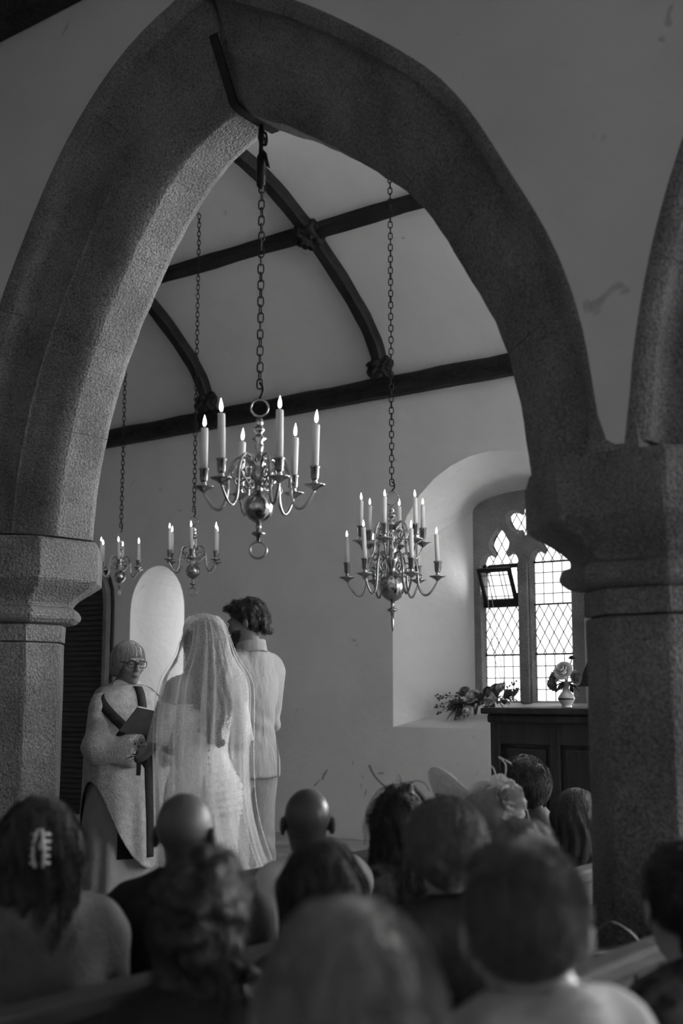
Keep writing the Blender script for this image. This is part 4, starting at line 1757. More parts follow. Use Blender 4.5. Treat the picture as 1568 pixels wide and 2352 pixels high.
def hmat(c, turn=0., tilt=0., k=1.):
    m = np.eye(4)
    m[:3, :3] = (rotz(turn) @ rotx(tilt)) * k
    m[:3, 3] = c
    return m
DOWN = lambda P: np.tile(np.array([0., 0., -1.]), (len(P), 1))
def from_crown(P):
    d = P - np.array([0, -.02, .16])
    d[:, 2] -= .08
    return d / (np.linalg.norm(d, axis=1)[:, None] + 1e-9)
def towards(c):
    c = np.array(c)
    def f(P):
        d = c - P
        d = d / (np.linalg.norm(d, axis=1)[:, None] + 1e-9)
        s = np.cross(d, [0, 1, 0])
        return d + .5 * s
    return f

H_BLACK = M('black_hair', .012, .5, 0, .35, 60., .5, 130., .55, (1, 1, .15))
H_DARK = M('dark_brown_hair', .022, .5, 0, .35, 60., .5, 130., .55, (1, 1, .15))
H_BROWN = M('brown_hair', .085, .5, 0, .35, 60., .5, 130., .55, (1, 1, .15))
H_BLONDE = M('blonde_hair', .16, .46, 0, .3, 50., .5, 130., .6, (1, 1, .12))
H_FAIR = M('fair_hair', .19, .46, 0, .3, 50., .5, 130., .6, (1, 1, .15))
H_GREY = M('grey_hair', .42, .5, 0, .2, 60., .3, 150., .4, (1, 1, .15))

for hm0 in (H_BLACK, H_DARK, H_BROWN, H_BLONDE, H_FAIR):
    hb_ = hm0.node_tree.nodes['Principled BSDF']
    hb_.inputs['Sheen Weight'].default_value = .14 if hm0 in (H_BROWN, H_BLONDE, H_FAIR) else .04
    hb_.inputs['Sheen Roughness'].default_value = .35
TURN = R(-32)
def guest(kind, head_top, az, label, skin, top_m, bot_m):
    """seated guest; head_top = world position of the crown"""
    X, Y, Z = head_top
    k = Z / (HEADZ + .125)
    k = min(max(k, .90), 1.06)
    rz = az - PI / 2
    ox, oy = .0, .0
    c, s = math.cos(rz), math.sin(rz)
    lx, ly = 0., .015 * k
    root = empty('person', (X - (c * lx - s * ly), Y - (s * lx + c * ly), Z - (HEADZ + .125) * k))
    root.rotation_euler = (0, 0, rz)
    root.scale = (k, k, k)
    tag(root, label, 'person', 'seated wedding guests')
    b, t, l = SEATED[kind]
    omat(link('body', b, root), skin)
    omat(link('top', t, root), top_m)
    omat(link('skirt' if kind == 'f' else 'trousers', l, root), bot_m)
    return root, hmat((0, .015, HEADZ), TURN, 0., 1.)

# ================================================================== THE CONGREGATION
C_BLACK = M('black_cloth', .012, .8, 0, .2, 20., .2, 120.)
C_DARK = M('charcoal_cloth', .035, .8, 0, .2, 20., .2, 120.)
C_MID = M('grey_cloth', .09, .8, 0, .15, 20., .2, 120.)
C_LIGHT = M('pale_linen', .34, .85, 0, .08, 30., .2, 140.)
C_WHITE = M('white_shirt', .62, .8, 0, .05, 30., .1, 140.)
C_FLORAL = M('floral_print', .02, .8, 0, 0, 26., .1, 120., .2, g2=.10, detail=1.)
METAL = M('pale_metal', .55, .25, .9, .1, 20.)
PEARL = M('pearl_plastic', .6, .25, 0, .1, 20., 0, 10, .6)
FEATHER = M('feather', .02, .7, 0, .3, 30.)
STRAW = M('pale_straw', .78, .7, 0, .12, 60., .3, 140., .3)
FELT = M('grey_felt', .30, .9, 0, .1, 40., .1, 160.)

LO, HI = (-.13, -.16, -.13), (.13, .15, .17)

def long_hair(t, length, w=.10, dy=.035, side=True):
    def f(P):
        d = sd_ell(P, CR[0], tuple(r + t for r in CR[1]))
        d = smin(d, sd_cap(P, (0, -.045, .0), (0, -.075, -length), .062, .058, (w / .06, dy / .035, 1.)), .05)
        if side:
            for s in (-1, 1):
                d = smin(d, sd_cap(P, (s * .066, -.01, .02), (s * .072, .0, -length * .55), .026, .022), .03)
        d = d + .0035 * np.sin(P[..., 0] * 140 + 2.2 * np.sin(P[..., 2] * 22 + 3 * P[..., 0])) * np.clip((.10 - P[..., 2]) * 8, 0, 1)
        face = sd_ell(P, (0, .105, -.06), (.070, .085, .115))
        return smax(d, -face, .015)
    return f

# 1 woman with the claw clip
r, hm = guest('f', (-2.42, 1.951, 1.297), R(160), 'seated woman with a pale claw clip in long dark hair, far left', SKIN, C_MID, C_DARK)
sdf = long_hair(.014, .34, .105, .04)
add_hair(r, sdf, (-.16, -.18, -.44), (.16, .14, .17), H_DARK, hm, lambda P: from_crown(P) * .4 + DOWN(P), 1300, 14, .018, .008, .0012, 3, .25, 30.)
cl = empty('hair_clip', tuple(np.array(hm)[:3, :3] @ np.array((.03, -.116, .02)) + np.array(hm)[:3, 3]), TURN, r)
cl.scale = (.72, .8, .72)
for s in (-1, 1):
    mb = MB()
    for i in range(5):
        z_ = -.05 + .023 * i
        mb.add(*tube(spline([(s * .004, -.008, z_), (s * .020, -.020, z_ + .004), (s * .030, -.008, z_ + .002), (s * .026, .012, z_)], 4), [.0055] * 12 + [.003], 6))
    mb.add(*tube(spline([(s * .012, -.016, -.062), (s * .018, -.022, -.02), (s * .014, -.024, .03), (s * .006, -.016, .062)], 5), .006, 6))
    mb.build('claw', PEARL, cl, True)
mesh('spring', *tube([(0, -.012, -.03), (0, -.016, .03)], .006, 7), METAL, cl, True)

# 2 bald man
r, hm = guest('m', (-2.42, 2.445, 1.284), R(150), 'seated bald man in a dark jacket, in front of the bride', M('tanned_skin', .09, .5, 0, .06, 30., .05, 200., .4), C_BLACK, C_BLACK)
# 3 dark curly-haired woman
r, hm = guest('f', (-1.64, 1.703, 1.255), R(160), 'seated woman in black with a dark curly updo and loose ringlet', SKIN, C_BLACK, C_BLACK)
qq = np.random.RandomState(5)
blobs = []
for i in range(80):
    v = qq.normal(size=3)
    v /= np.linalg.norm(v)
    p = np.array(CR[0]) + v * (np.array(CR[1]) + .006)
    if p[2] > -.06 + .9 * (p[1] + .06):
        blobs.append((p, .014 + .008 * qq.rand()))
for i in range(16):
    v = qq.normal(size=3) * .026
    blobs.append((np.array((.01, -.105, -.03)) + v, .022))
def curly(blobs, t=.010, zb=-.075, sl=1.05, kk=.012):
    def f(P):
        d = smax(sd_ell(P, CR[0], tuple(r_ + t for r_ in CR[1])), plane_cut(P, zb, sl), .012)
        for c_, r_ in blobs:
            d = smin(d, np.sqrt(((P - np.array(c_, np.float32)) ** 2).sum(-1)) - r_, kk)
        return d
    return f
def sdf3(P):
    d = curly(blobs)(P)
    return smin(d, sd_cap(P, (0, -.07, -.03), (.0, -.10, -.26), .055, .05, (1.5, .8, 1.)), .04)
add_hair(r, sdf3, (-.16, -.18, -.36), (.16, .14, .17), H_BLACK, hm, from_crown, 700, 8, .009, .01, .0012, 5, .9, 120., .004, 90., .007)
ml = MB()
for k in range(3):
    pts = []
    for i in range(46):
        t = i / 45
        a = i * .75 + k * 2.1
        pts.append((.060 + .02 * k + .013 * math.cos(a) + .02 * t, -.085 + .013 * math.sin(a), -.03 - .30 * t - .02 * k))
    hm_ = np.array(hm)
    pts = [tuple(hm_[:3, :3] @ np.array(p) + hm_[:3, 3]) for p in pts]
    ml.add(*tube(pts, [.0075 * (1 - .6 * i / 45) for i in range(46)], 6))
ml.build('ringlets', H_BLACK, r, True)

# 4 man with glasses
r, hm = guest('m', (-2.52, 3.092, 1.252), R(168), 'seated man with shaved dark head and glasses in a pale jacket', SKIND, C_WHITE, C_MID)
hm_ = np.array(hm)
def eyeglasses(root, hm_, mat, rw=.026, rh=.017, y=.104, z=.008, name='glasses'):
    gl = empty(name, (0, 0, 0), 0, root)
    def W(p):
        return tuple(hm_[:3, :3] @ np.array(p) + hm_[:3, 3])
    for s in (-1, 1):
        pts = []
        for i in range(20):
            a = 2 * PI * i / 20
            ca, sa = math.cos(a), math.sin(a)
            pts.append(W((s * .033 + rw * math.copysign(abs(ca) ** .65, ca), y - .006 * abs(ca) * (1 if s * ca > 0 else 0), z + rh * math.copysign(abs(sa) ** .65, sa))))
        mesh('rim', *tube(pts, .0021, 6, closed=True), mat, gl, True)
        mesh('temple', *tube([W((s * .060, y - .008, z + .008)), W((s * .079, .06, z + .008)), W((s * .084, -.005, z + .008)), W((s * .082, -.022, z - .012))], .002, 6), mat, gl, True)
    mesh('bridge', *tube([W((-.009, y, z + .004)), W((0, y + .003, z + .008)), W((.009, y, z + .004))], .002, 6), mat, gl, True)
    return gl
eyeglasses(r, hm_, IRON)

# 5 woman with straight black hair
r, hm = guest('f', (-1.75, 2.202, 1.225), R(160), 'seated woman with long straight black hair, before the man with glasses', SKIN, C_BLACK, C_BLACK)
sdf5 = long_hair(.012, .36, .10, .036)
add_hair(r, sdf5, (-.16, -.18, -.44), (.16, .14, .17), H_BLACK, hm, lambda P: from_crown(P) * .4 + DOWN(P), 1100, 14, .018, .004, .001, 6)

# 6 nearest blonde woman
r, hm = guest('f', (-.92, 1.208, 1.297), R(160), 'nearest seated woman with long smooth blonde hair, bottom centre', SKIN, C_DARK, C_DARK)
sdf6 = long_hair(.016, .42, .092, .045)
add_hair(r, sdf6, (-.17, -.19, -.50), (.17, .14, .17), H_BLONDE, hm, lambda P: from_crown(P) * .45 + DOWN(P), 3200, 16, .018, .010, .0010, 7, .08, 20., 0., 60., .008, .16)

# 7 woman with the feathered updo
r, hm = guest('f', (-2.42, 3.459, 1.228), R(165), 'seated woman with a messy dark bob and black feather, in floral dress', SKIN, C_FLORAL, C_FLORAL)
blob7 = [(np.array((.0 + .03 * math.cos(i * 1.1), -.03 + .03 * math.sin(i * 1.7), .125 + .006 * math.sin(i * 2.3))), .020) for i in range(9)]
def sdf7(P):
    d = long_hair(.016, .20, .095, .045)(P)
    for c_, r_ in blob7:
        d = smin(d, np.sqrt(((P - np.array(c_, np.float32)) ** 2).sum(-1)) - r_, .01)
    return d
add_hair(r, sdf7, (-.15, -.17, -.30), (.15, .14, .19), H_DARK, hm, lambda P: from_crown(P) * .5 + DOWN(P) * .7, 900, 10, .016, .02, .0012, 8, .35, 40., .003, 70.)
hm_ = np.array(hm)
fe = MB()
for pts, rr in (([(-.03, -.02, .12), (-.07, -.03, .15), (-.10, -.05, .185), (-.115, -.06, .215)], .003), ([(.02, -.03, .13), (.05, -.04, .155), (.085, -.05, .15), (.105, -.06, .12)], .002),
                ([(.0, -.03, .13), (.005, -.03, .16), (-.005, -.03, .18)], .0018)):
    fe.add(*tube([tuple(hm_[:3, :3] @ np.array(p) + hm_[:3, 3]) for p in spline(pts, 5)], rr, 5))
fe.build('feather', FEATHER, r, True)

# 8 fair woman with the bun
r, hm = guest('f', (-1.68, 2.598, 1.283), R(160), 'seated woman with fair wavy hair pinned in a loose updo', SKIN, C_DARK, C_DARK)
blob8 = [(np.array((.005 + .035 * math.cos(i * 2.4), -.10 + .02 * math.sin(i * 1.3), -.005 + .045 * math.sin(i * 2.4))), .026) for i in range(10)]
def sdf8(P):
    d = smax(sd_ell(P, (0, -.015, .03), (.101, .118, .102)), plane_cut(P, -.085, 1.0), .015)
    for c_, r_ in blob8:
        d = smin(d, np.sqrt(((P - np.array(c_, np.float32)) ** 2).sum(-1)) - r_, .012)
    return d
add_hair(r, sdf8, (-.15, -.19, -.14), (.15, .15, .18), H_FAIR, hm, towards((.0, -.12, -.005)), 1500, 9, .014, .012, .0012, 9, .35, 60., .005, 60.)

# 9 woman with the hat
r, hm = guest('f', (-2.35, 3.896, 1.222), R(160), 'seated woman in a pale saucer hat with a big white flower', SKIN, C_LIGHT, C_LIGHT)
add_hair(r, cap_sdf(.008, -.075, 1.0), LO, HI, H_GREY, hm, from_crown, 300, 6, .012, .004, .001, 10)
hm_ = np.array(hm)
hat = empty('hat', (0, 0, 0), 0, r)
def W9(p):
    return tuple(hm_[:3, :3] @ np.array(p) + hm_[:3, 3])
g9 = hair_grid((-.15, -.18, -.12), (.15, .16, .19), .008)
D9 = smax(sd_ell(g9.P, (.005, -.022, .035), (.098, .120, .105), rotx(.35)), -(g9.P[..., 2] + .055 - .55 * (g9.P[..., 1] + .0)) * .87, .012)
V9, F9 = snet(D9, g9)
mesh('crown', V9 @ hm_[:3, :3].T + hm_[:3, 3], F9, FELT, hat, True)
mesh('band', *tube([W9((.100 * math.cos(a), -.02 + .112 * math.sin(a), .0 + .045 * math.sin(a))) for a in np.linspace(0, 2 * PI, 36)[:-1]], .004, 6, closed=True), FELT, hat, True)
V, F = [], []
nr, na = 6, 30
for i in range(nr + 1):
    t = i / nr
    for j in range(na):
        a = 2 * PI * j / na
        rr = .02 + .115 * t
        x, y = rr * math.cos(a) * 1.05, rr * math.sin(a)
        V.append((x, y, .10 * t * t * (.35 + .65 * max(0., -math.cos(a)))))
for i in range(nr):
    for j in range(na):
        k = (j + 1) % na
        F.append((i * na + j, i * na + k, (i + 1) * na + k, (i + 1) * na + j))
hb = mesh('brim', V, F, STRAW, hat, True)
hb.location = W9((-.125, .02, .035))
hb.rotation_euler = (R(-25), R(28), TURN)
sm = hb.modifiers.new('thick', 'SOLIDIFY')
sm.thickness = .004
mesh('bow_loop', *tube([W9(p) for p in spline([(-.09, -.02, .06), (-.13, -.05, .075), (-.18, -.05, .09), (-.19, -.03, .085), (-.14, -.02, .065), (-.09, -.01, .055)], 5)], .0035, 6), FELT, hat, True)
fm = MB()
q = random.Random(21)
for layer in range(6):
    n_ = 8 + layer * 2
    for k in range(n_):
        a = 2 * PI * k / n_ + layer * .4
        L = (.030 + .008 * layer) * q.uniform(.85, 1.12)
        el = R(82 - layer * 16 + q.uniform(-9, 9))
        V, F = [], []
        for i in range(5):
            v = i / 4
            for j in range(5):
                u = j / 4 - .5
                rad = L * v * math.cos(el) + .004
                w_ = .026 * math.sin(PI * min(v * .8 + .12, 1)) * 2.3
                x = rad * math.cos(a) - u * w_ * math.sin(a)
                y = rad * math.sin(a) + u * w_ * math.cos(a)
                V.append((x, y, L * v * math.sin(el) + .004 * math.sin(9 * u + k) * v))
        for i in range(4):
            for j in range(4):
                F.append((i * 5 + j, i * 5 + j + 1, (i + 1) * 5 + j + 1, (i + 1) * 5 + j))
        fm.add(V, F)
fl = fm.build('flower', PETAL, hat, True)
fl.location = W9((.075, -.07, .075))
fl.rotation_euler = (R(62), R(20), TURN + R(12))
fl.scale = (1.25, 1.25, 1.1)
tm = MB()
for pts in ([(.05, -.06, .12), (.03, -.08, .19), (.0, -.09, .20), (-.03, -.09, .18)], [(.07, -.06, .12), (.08, -.07, .2), (.05, -.08, .235), (.10, -.08, .21)],
            [(.1, -.07, .05), (.15, -.09, .04), (.165, -.10, -.02)], [(.1, -.07, .03), (.14, -.09, -.01), (.16, -.10, -.07), (.14, -.1, -.10)], [(.09, -.08, .02), (.13, -.1, -.04), (.19, -.11, -.09)]):
    sp = spline(pts, 5)
    tm.add(*tube([W9(p) for p in sp], .0016, 5))
    a_, b_ = Vector(W9(sp[-1])), Vector(W9(sp[-3]))
    tm.add(*leaf_geo(b_, (a_ - b_), .035, .008, q))
tag(tm.build('tendrils', PETAL, hat, True), kind='stuff')

# 10 dark-haired man
r, hm = guest('m', (-2.55, 4.562, 1.268), R(160), 'seated man with thick wavy dark hair, right of the hat', SKIN, C_DARK, C_DARK)
sdf10 = cap_sdf(.022, -.085, 1.0, [((0, .06, .10), (.07, .04, .03))])
add_hair(r, sdf10, (-.14, -.17, -.15), (.14, .16, .18), H_DARK, hm, lambda P: from_crown(P) + DOWN(P) * .4, 1500, 9, .013, .016, .0016, 11, .5, 60., .008, 55., .007, .4)
mesh('collar', *tube([tuple(Vector((.066 * math.cos(a), -.012 + .068 * math.sin(a), 1.10 - .02 * math.sin(a)))) for a in np.linspace(0, 2 * PI, 24)[:-1]], .011, 7, closed=True), C_WHITE, r, True)

# 11 dark-haired woman by the pier
r, hm = guest('f', (-2.25, 4.417, 1.165), R(165), 'seated woman with smooth rounded dark hair, half hidden by the right pier', SKIN, C_BLACK, C_BLACK)
add_hair(r, long_hair(.026, .22, .105, .05), (-.16, -.19, -.32), (.16, .14, .18), H_DARK, hm, lambda P: from_crown(P) * .5 + DOWN(P), 700, 12, .016, .005, .001, 12)

# 12 fair-haired guest behind the boy
r, hm = guest('f', (-1.70, 3.010, 1.20), R(160), 'seated guest with short light curly hair, behind the boy', SKIN, C_DARK, C_DARK)
blobs = []
for i in range(70):
    v = qq.normal(size=3)
    v /= np.linalg.norm(v)
    p = np.array(CR[0]) + v * (np.array(CR[1]) + .010)
    if p[2] > -.07 + .9 * (p[1] + .06):
        blobs.append((p, .014 + .008 * qq.rand()))
add_hair(r, curly(blobs, .014), (-.15, -.17, -.15), (.15, .15, .18), H_FAIR, hm, from_crown, 800, 7, .010, .01, .0011, 13, .7, 100., .003, 80.)

# 13 boy
r, hm = guest('c', (-.90, 1.599, 1.332), R(160), 'boy with thick brown hair in a pale jacket, near right', SKIN, C_LIGHT, C_DARK)
sdf13 = cap_sdf(.008, -.088, 1.2, [((.0, .05, .09), (.066, .05, .03))])
add_hair(r, sdf13, (-.14, -.17, -.17), (.14, .17, .18), H_BROWN, hm, lambda P: from_crown(P) + DOWN(P) * .5, 3200, 9, .012, .008, .0010, 14, .25, 50., .006, 50., .007, .3)
mesh('collar', *tube([(.078 * math.cos(a), -.018 + .075 * math.sin(a), 1.105 - .022 * math.sin(a)) for a in np.linspace(0, 2 * PI, 24)[:-1]], .014, 7, closed=True, flat=1.), C_LIGHT, r, True)

# 14 woman at the right edge
r, hm = guest('f', (-1.0, 2.423, 1.243), R(165), 'seated woman with a flowered dark updo at the right edge', SKIN, C_FLORAL, C_FLORAL)
blob14 = [(np.array((.02 * math.cos(i * 2.1), -.10 + .015 * math.sin(i * 1.3), -.02 + .05 * math.sin(i * 2.4))), .028) for i in range(9)]
def sdf14(P):
    d = smax(sd_ell(P, CR[0], tuple(r_ + .014 for r_ in CR[1])), plane_cut(P, -.08, 1.0), .015)
    for c_, r_ in blob14:
        d = smin(d, np.sqrt(((P - np.array(c_, np.float32)) ** 2).sum(-1)) - r_, .012)
    return d
add_hair(r, sdf14, (-.15, -.18, -.14), (.15, .15, .18), H_BLACK, hm, towards((0, -.12, -.02)), 700, 8, .013, .008, .0012, 15, .3, 60., .004, 60.)
hm_ = np.array(hm)
for k, (x, y, z_) in enumerate([(.02, -.135, .03), (.05, -.12, .0), (.0, -.14, -.03), (.045, -.12, -.06), (.06, -.10, .05), (.02, -.13, -.09)]):
    o = rose(MB(), (0, 0, 0), .017, (0, -1, .2), k + 70).build('hair_flower', PETALD, r, True)
    o.location = tuple(hm_[:3, :3] @ np.array((x, y, z_)) + hm_[:3, 3])
    o.rotation_euler = (0, 0, TURN)

# tote bag on the pew seat
BAGM = M('patent_leather', .03, .2, 0, .2, 10., 0, 10, .6)
bag = empty('handbag', (-1.60, 3.36, .449), R(60))
tag(bag, 'black patent handbag standing on the pew beside the right pier', 'handbag')
V, F = [], []
prof = [(.13, .055, 0), (.135, .06, .10), (.125, .05, .25), (.115, .030, .355), (.11, .018, .37)]
for a, b, z_ in prof:
    for i in range(16):
        t = 2 * PI * i / 16
        ct, st_ = math.cos(t), math.sin(t)
        V.append((a * math.copysign(abs(ct) ** .5, ct), b * math.copysign(abs(st_) ** .5, st_), z_))
for j in range(len(prof) - 1):
    for i in range(16):
        k = (i + 1) % 16
        F.append((j * 16 + i, j * 16 + k, (j + 1) * 16 + k, (j + 1) * 16 + i))
F += [tuple(range(15, -1, -1)), tuple(range(64, 80))]
mesh('bag_body', V, F, BAGM, bag, True)
MB().box((-.118, -.024, .352), (.118, .024, .378), .006).build('rim', METAL, bag)
mesh('clasp', *lathe([(.001, -.012), (.012, -.006), (.013, .004), (.001, .010)], 10), METAL, bag, True).location = (0, -.03, .34)
mesh('strap', *tube(spline([(-.10, 0, .37), (-.085, .0, .41), (-.02, .0, .45), (.05, 0, .42), (.10, 0, .37)], 6), .004, 6), BAGM, bag, True)

# ================================================================== THE COUPLE AND THE PRIEST
ZC = .25                                            # chancel floor

def ring_at(rings, z):
    zs_ = [q_[0] for q_ in rings][::-1]
    return [float(np.interp(z, zs_, [q_[i] for q_ in rings][::-1])) for i in range(1, 5)]

def smooth_rings(rings, n=6):
    return [tuple(p) for p in spline(rings, n)]

def drape(rings, th0, th1, nth, nv, fold, hem=None, closed=False):
    """cloth hung over a stack of ellipses; fold(theta, v) is a relative radius change"""
    ztop, zbot = rings[0][0], rings[-1][0]
    V, F = [], []
    for i in range(nv + 1):
        for j in range(nth + (0 if closed else 1)):
            th = th0 + (th1 - th0) * j / nth
            zb = hem(th) if hem else zbot
            v = i / nv
            z = ztop + (zb - ztop) * v ** 1.0
            cx, cy, rx, ry = ring_at(rings, z)
            k = 1 + fold(th, (ztop - z) / (ztop - zbot))
            V.append((cx + rx * k * math.cos(th), cy + ry * k * math.sin(th), z))
    m = nth + (0 if closed else 1)
    for i in range(nv):
        for j in range(nth):
            l = (j + 1) % m
            F.append((i * m + j, (i + 1) * m + j, (i + 1) * m + l, i * m + l))
    return V, F

def band(rings, path, w, fold, out=.008, n=26):
    """cloth strip lying on a drape along a path of (theta, z)"""
    P = spline([(a, z, 0) for a, z in path], max(3, n // (len(path) - 1)))
    V, F = [], []
    def pt(a, z, k):
        cx, cy, rx, ry = ring_at(rings, z)
        f = 1 + fold(a, (rings[0][0] - z) / (rings[0][0] - rings[-1][0]))
        return Vector((cx + (rx * f + k) * math.cos(a), cy + (ry * f + k) * math.sin(a), z))
    for i, p in enumerate(P):
        a0, z0 = p[0], p[1]
        q_ = P[min(i + 1, len(P) - 1)]
        r_ = P[max(i - 1, 0)]
        rx = ring_at(rings, z0)[2]
        d = Vector(((q_[0] - r_[0]) * rx, q_[1] - r_[1])).normalized()
        nx, nz = -d.y, d.x
        for k, e in ((-.5, .0), (-.46, out), (.46, out), (.5, .0)):
            V.append(tuple(pt(a0 + nx * w * k / rx, z0 + nz * w * k, e)))
    for i in range(len(P) - 1):
        for j in range(3):
            F.append((i * 4 + j, i * 4 + j + 1, i * 4 + 5 + j, i * 4 + 4 + j))
    return V, F

def thick(o, t):
    m = o.modifiers.new('thickness', 'SOLIDIFY')
    m.thickness = t
    m.offset = 0
    return o

def standing_body(hgt, w, turn, tilt, arms, fem=False, hk=1.):
    """standing figure as one surface; arms: list of (shoulder, elbow, wrist); returns verts, faces, head matrix"""
    s = hgt / 1.78
    g = G(ax(-.40, .40, .02, (-.11, .11, .0075)), ax(-.26, .42, .02, (-.15, .15, .0075)), ax(-.02, hgt + .04, .02, (hgt - .34, hgt + .03, .0075)))
    P = g.P
    hz = hgt - .122 * hk
    hc = np.array((0, .015, hz))
    H = ((P - hc) @ (rotz(turn) @ rotx(tilt))) / hk
    head = sd_head(H) * hk
    neck = neck_of(P, (0, -.02, hgt - .33 * s), (0, -.0, hgt - .2 * s), .056 if not fem else .047)
    L = [sd_ell(P, (0, -.005, 1.30 * s), (.160 * w, .112 * s, .20 * s)), sd_ell(P, (0, 0, 1.09 * s), (.135 * w, .10 * s, .15 * s)), sd_ell(P, (0, -.005, .93 * s), (.165 * w, .12 * s, .13 * s)),
         sd_cap(P, (-.155 * w, -.01, 1.425 * s), (.155 * w, -.01, 1.425 * s), .052, .052)]
    for q_ in (-1, 1):
        L.append(sd_cap(P, (0, -.02, hgt - .29 * s), (q_ * .13 * w, -.01, 1.44 * s), .05, .045))
    body = smins(L, .06)
    lg = None
    for q_ in (-1, 1):
        l = smins([sd_cap(P, (q_ * .088, 0, .90 * s), (q_ * .09, .01, .48 * s), .082 * s, .054 * s), sd_cap(P, (q_ * .09, .01, .48 * s), (q_ * .09, -.02, .32 * s), .054 * s, .056 * s),
                   sd_cap(P, (q_ * .09, -.02, .32 * s), (q_ * .09, -.02, .07), .056 * s, .035), sd_ell(P, (q_ * .095, .055, .04), (.042, .125, .04))], .03)
        lg = l if lg is None else smin(lg, l, .015)
    body = smin(body, lg, .04)
    for S_, E_, W_ in arms:
        body = smin(body, smin(sd_cap(P, S_, E_, .046 * (1 if not fem else .85), .038 * (1 if not fem else .88)), sd_cap(P, E_, W_, .037 * (1 if not fem else .88), .025), .02), .025)
    body = smin(body, smin(head, neck, .03), .03)
    V, F = snet(body, g)
    return V, F, hmat(hc, turn, tilt, hk)

def face_bits(root, hm, brow_m, lip_m, gaze=None):
    hm_ = np.array(hm)
    def W(p):
        return tuple(hm_[:3, :3] @ np.array(p) + hm_[:3, 3])
    for s in (-1, 1):
        e = mesh('eye', *lathe([(.0005, -.0075), (.005, -.0055), (.0072, -.001), (.0072, .001), (.005, .0055), (.0005, .0075)], 10), M('eye_white', .45, .2), root, True)
        e.location = W((s * .031, .0865, .010))
        ir = mesh('iris', *lathe([(.0005, -.0042), (.003, -.003), (.004, 0), (.003, .003), (.0005, .0042)], 8), M('iris_dark', .015, .2), root, True)
        ir.location = W((s * .031, .0925, .009))
        mesh('eyebrow', *tube([W((s * .014, .099, .032)), W((s * .030, .098, .037)), W((s * .048, .086, .033))], [.003, .0034, .0018], 6), brow_m, root, True)
    mesh('lips', *tube([W((-.022, .094, -.060)), W((-.010, .103, -.0595)), W((0, .105, -.0605)), (W((.010, .103, -.0595))), W((.022, .094, -.060))], [.002, .005, .0055, .005, .002], 7), lip_m, root, True)

# ------------------------------------------------------------------ groom
LINEN = M('linen_suit', .30, .9, 0, .08, 40., .5, 26., .2, (1, 1, .35))
az = R(172)
gr = empty('person', (-4.522, 5.036, ZC), az - PI / 2)
tag(gr, 'groom with curly dark hair and beard in a pale linen suit', 'person')
gh = 1.80
armsG = [((-.185, -.01, 1.40), (-.245, -.02, 1.12), (-.06, .20, 1.02)), ((.178, -.005, 1.40), (.20, .05, 1.13), (.06, .21, 1.04))]
V, F, hm = standing_body(gh, 1.0, R(34), R(-14), armsG)
hands = [place_hand((-.06, .20, 1.02), (1, .35, -.15), (0, 1, .5), False), place_hand((.06, .20, 1.04), (-1, .35, -.15), (0, 1, .5), True)]
V, F = joinm([(V, F)] + hands)
SKING = M('olive_skin', .16, .5, 0, .08, 30., .05, 200., .35)
mesh('body', V, F, SKING, gr, True)
face_bits(gr, hm, H_BLACK, M('lip', .10, .5))
# jacket
g = G(ax(-.37, .37, .011), ax(-.22, .34, .011), ax(.80, 1.60, .011))
P = g.P
L = [sd_ell(P, (0, -.008, 1.30), (.175, .128, .21)), sd_ell(P, (0, 0, 1.09), (.158, .122, .17)), sd_ell(P, (0, -.01, .93), (.180, .140, .16)),
     sd_cap(P, (-.165, -.01, 1.425), (.165, -.01, 1.425), .064, .064)]
for s in (-1, 1):
    L.append(sd_cap(P, (0, -.025, 1.49), (s * .135, -.01, 1.458), .060, .058))
J = smins(L, .06)
kz = 1.0 - .32 * np.clip((P[..., 2] - .86) / .25, 0, 1)
skirt = np.maximum(np.sqrt((P[..., 0] / (.192 * kz)) ** 2 + ((P[..., 1] + .005) / (.150 * kz)) ** 2) * .16 - .16, np.abs(P[..., 2] - .95) - .15)
J = smin(J, skirt, .04)
for S_, E_, W_ in armsG:
    J = smin(J, smin(sd_cap(P, S_, E_, .066, .056), sd_cap(P, E_, W_, .055, .043), .02), .022)
fold_l = .004 * np.sin(P[..., 2] * 60 + P[..., 0] * 30) * np.exp(-((P[..., 2] - 1.12) / .08) ** 2) + .003 * wob(P, 26., 2.)
J = J + fold_l
J = smax(J, .845 - P[..., 2] + .0 * P[..., 0], .006)
for S_, E_, W_ in armsG:
    J = smax(J, -sd_ell(P, W_, (.055, .055, .055)), .004)
J = smax(J, -sd_cap(P, (0, -.01, 1.50), (0, .02, 1.7), .062, .062), .006)
mesh('jacket', *snet(J, g), LINEN, gr, True)
g = G(ax(-.12, .12, .006), ax(-.13, .11, .006), ax(1.44, 1.63, .006))
P = g.P
col = np.abs(sd_cap(P, (0, -.03, 1.46), (0, -.012, 1.64), .086, .068)) - .007
col = smax(col, np.abs(P[..., 2] - 1.535 + .25 * P[..., 1] + .0) - .036, .006)
mesh('collar', *snet(col, g), LINEN, gr, True)
SEAM = M('seam_shadow', .16, .9)
mesh('back_seam', *tube([(0, -.128 - .006 * math.sin(z_ * 8), z_) for z_ in np.linspace(.86, 1.44, 2)], .001, 4), SEAM, gr)
for s in (-1, 1):
    mesh('vent', *tube([(s * .10, -.139, .85), (s * .10, -.138, .95), (s * .098, -.128, 1.04)], .0028, 5), SEAM, gr)
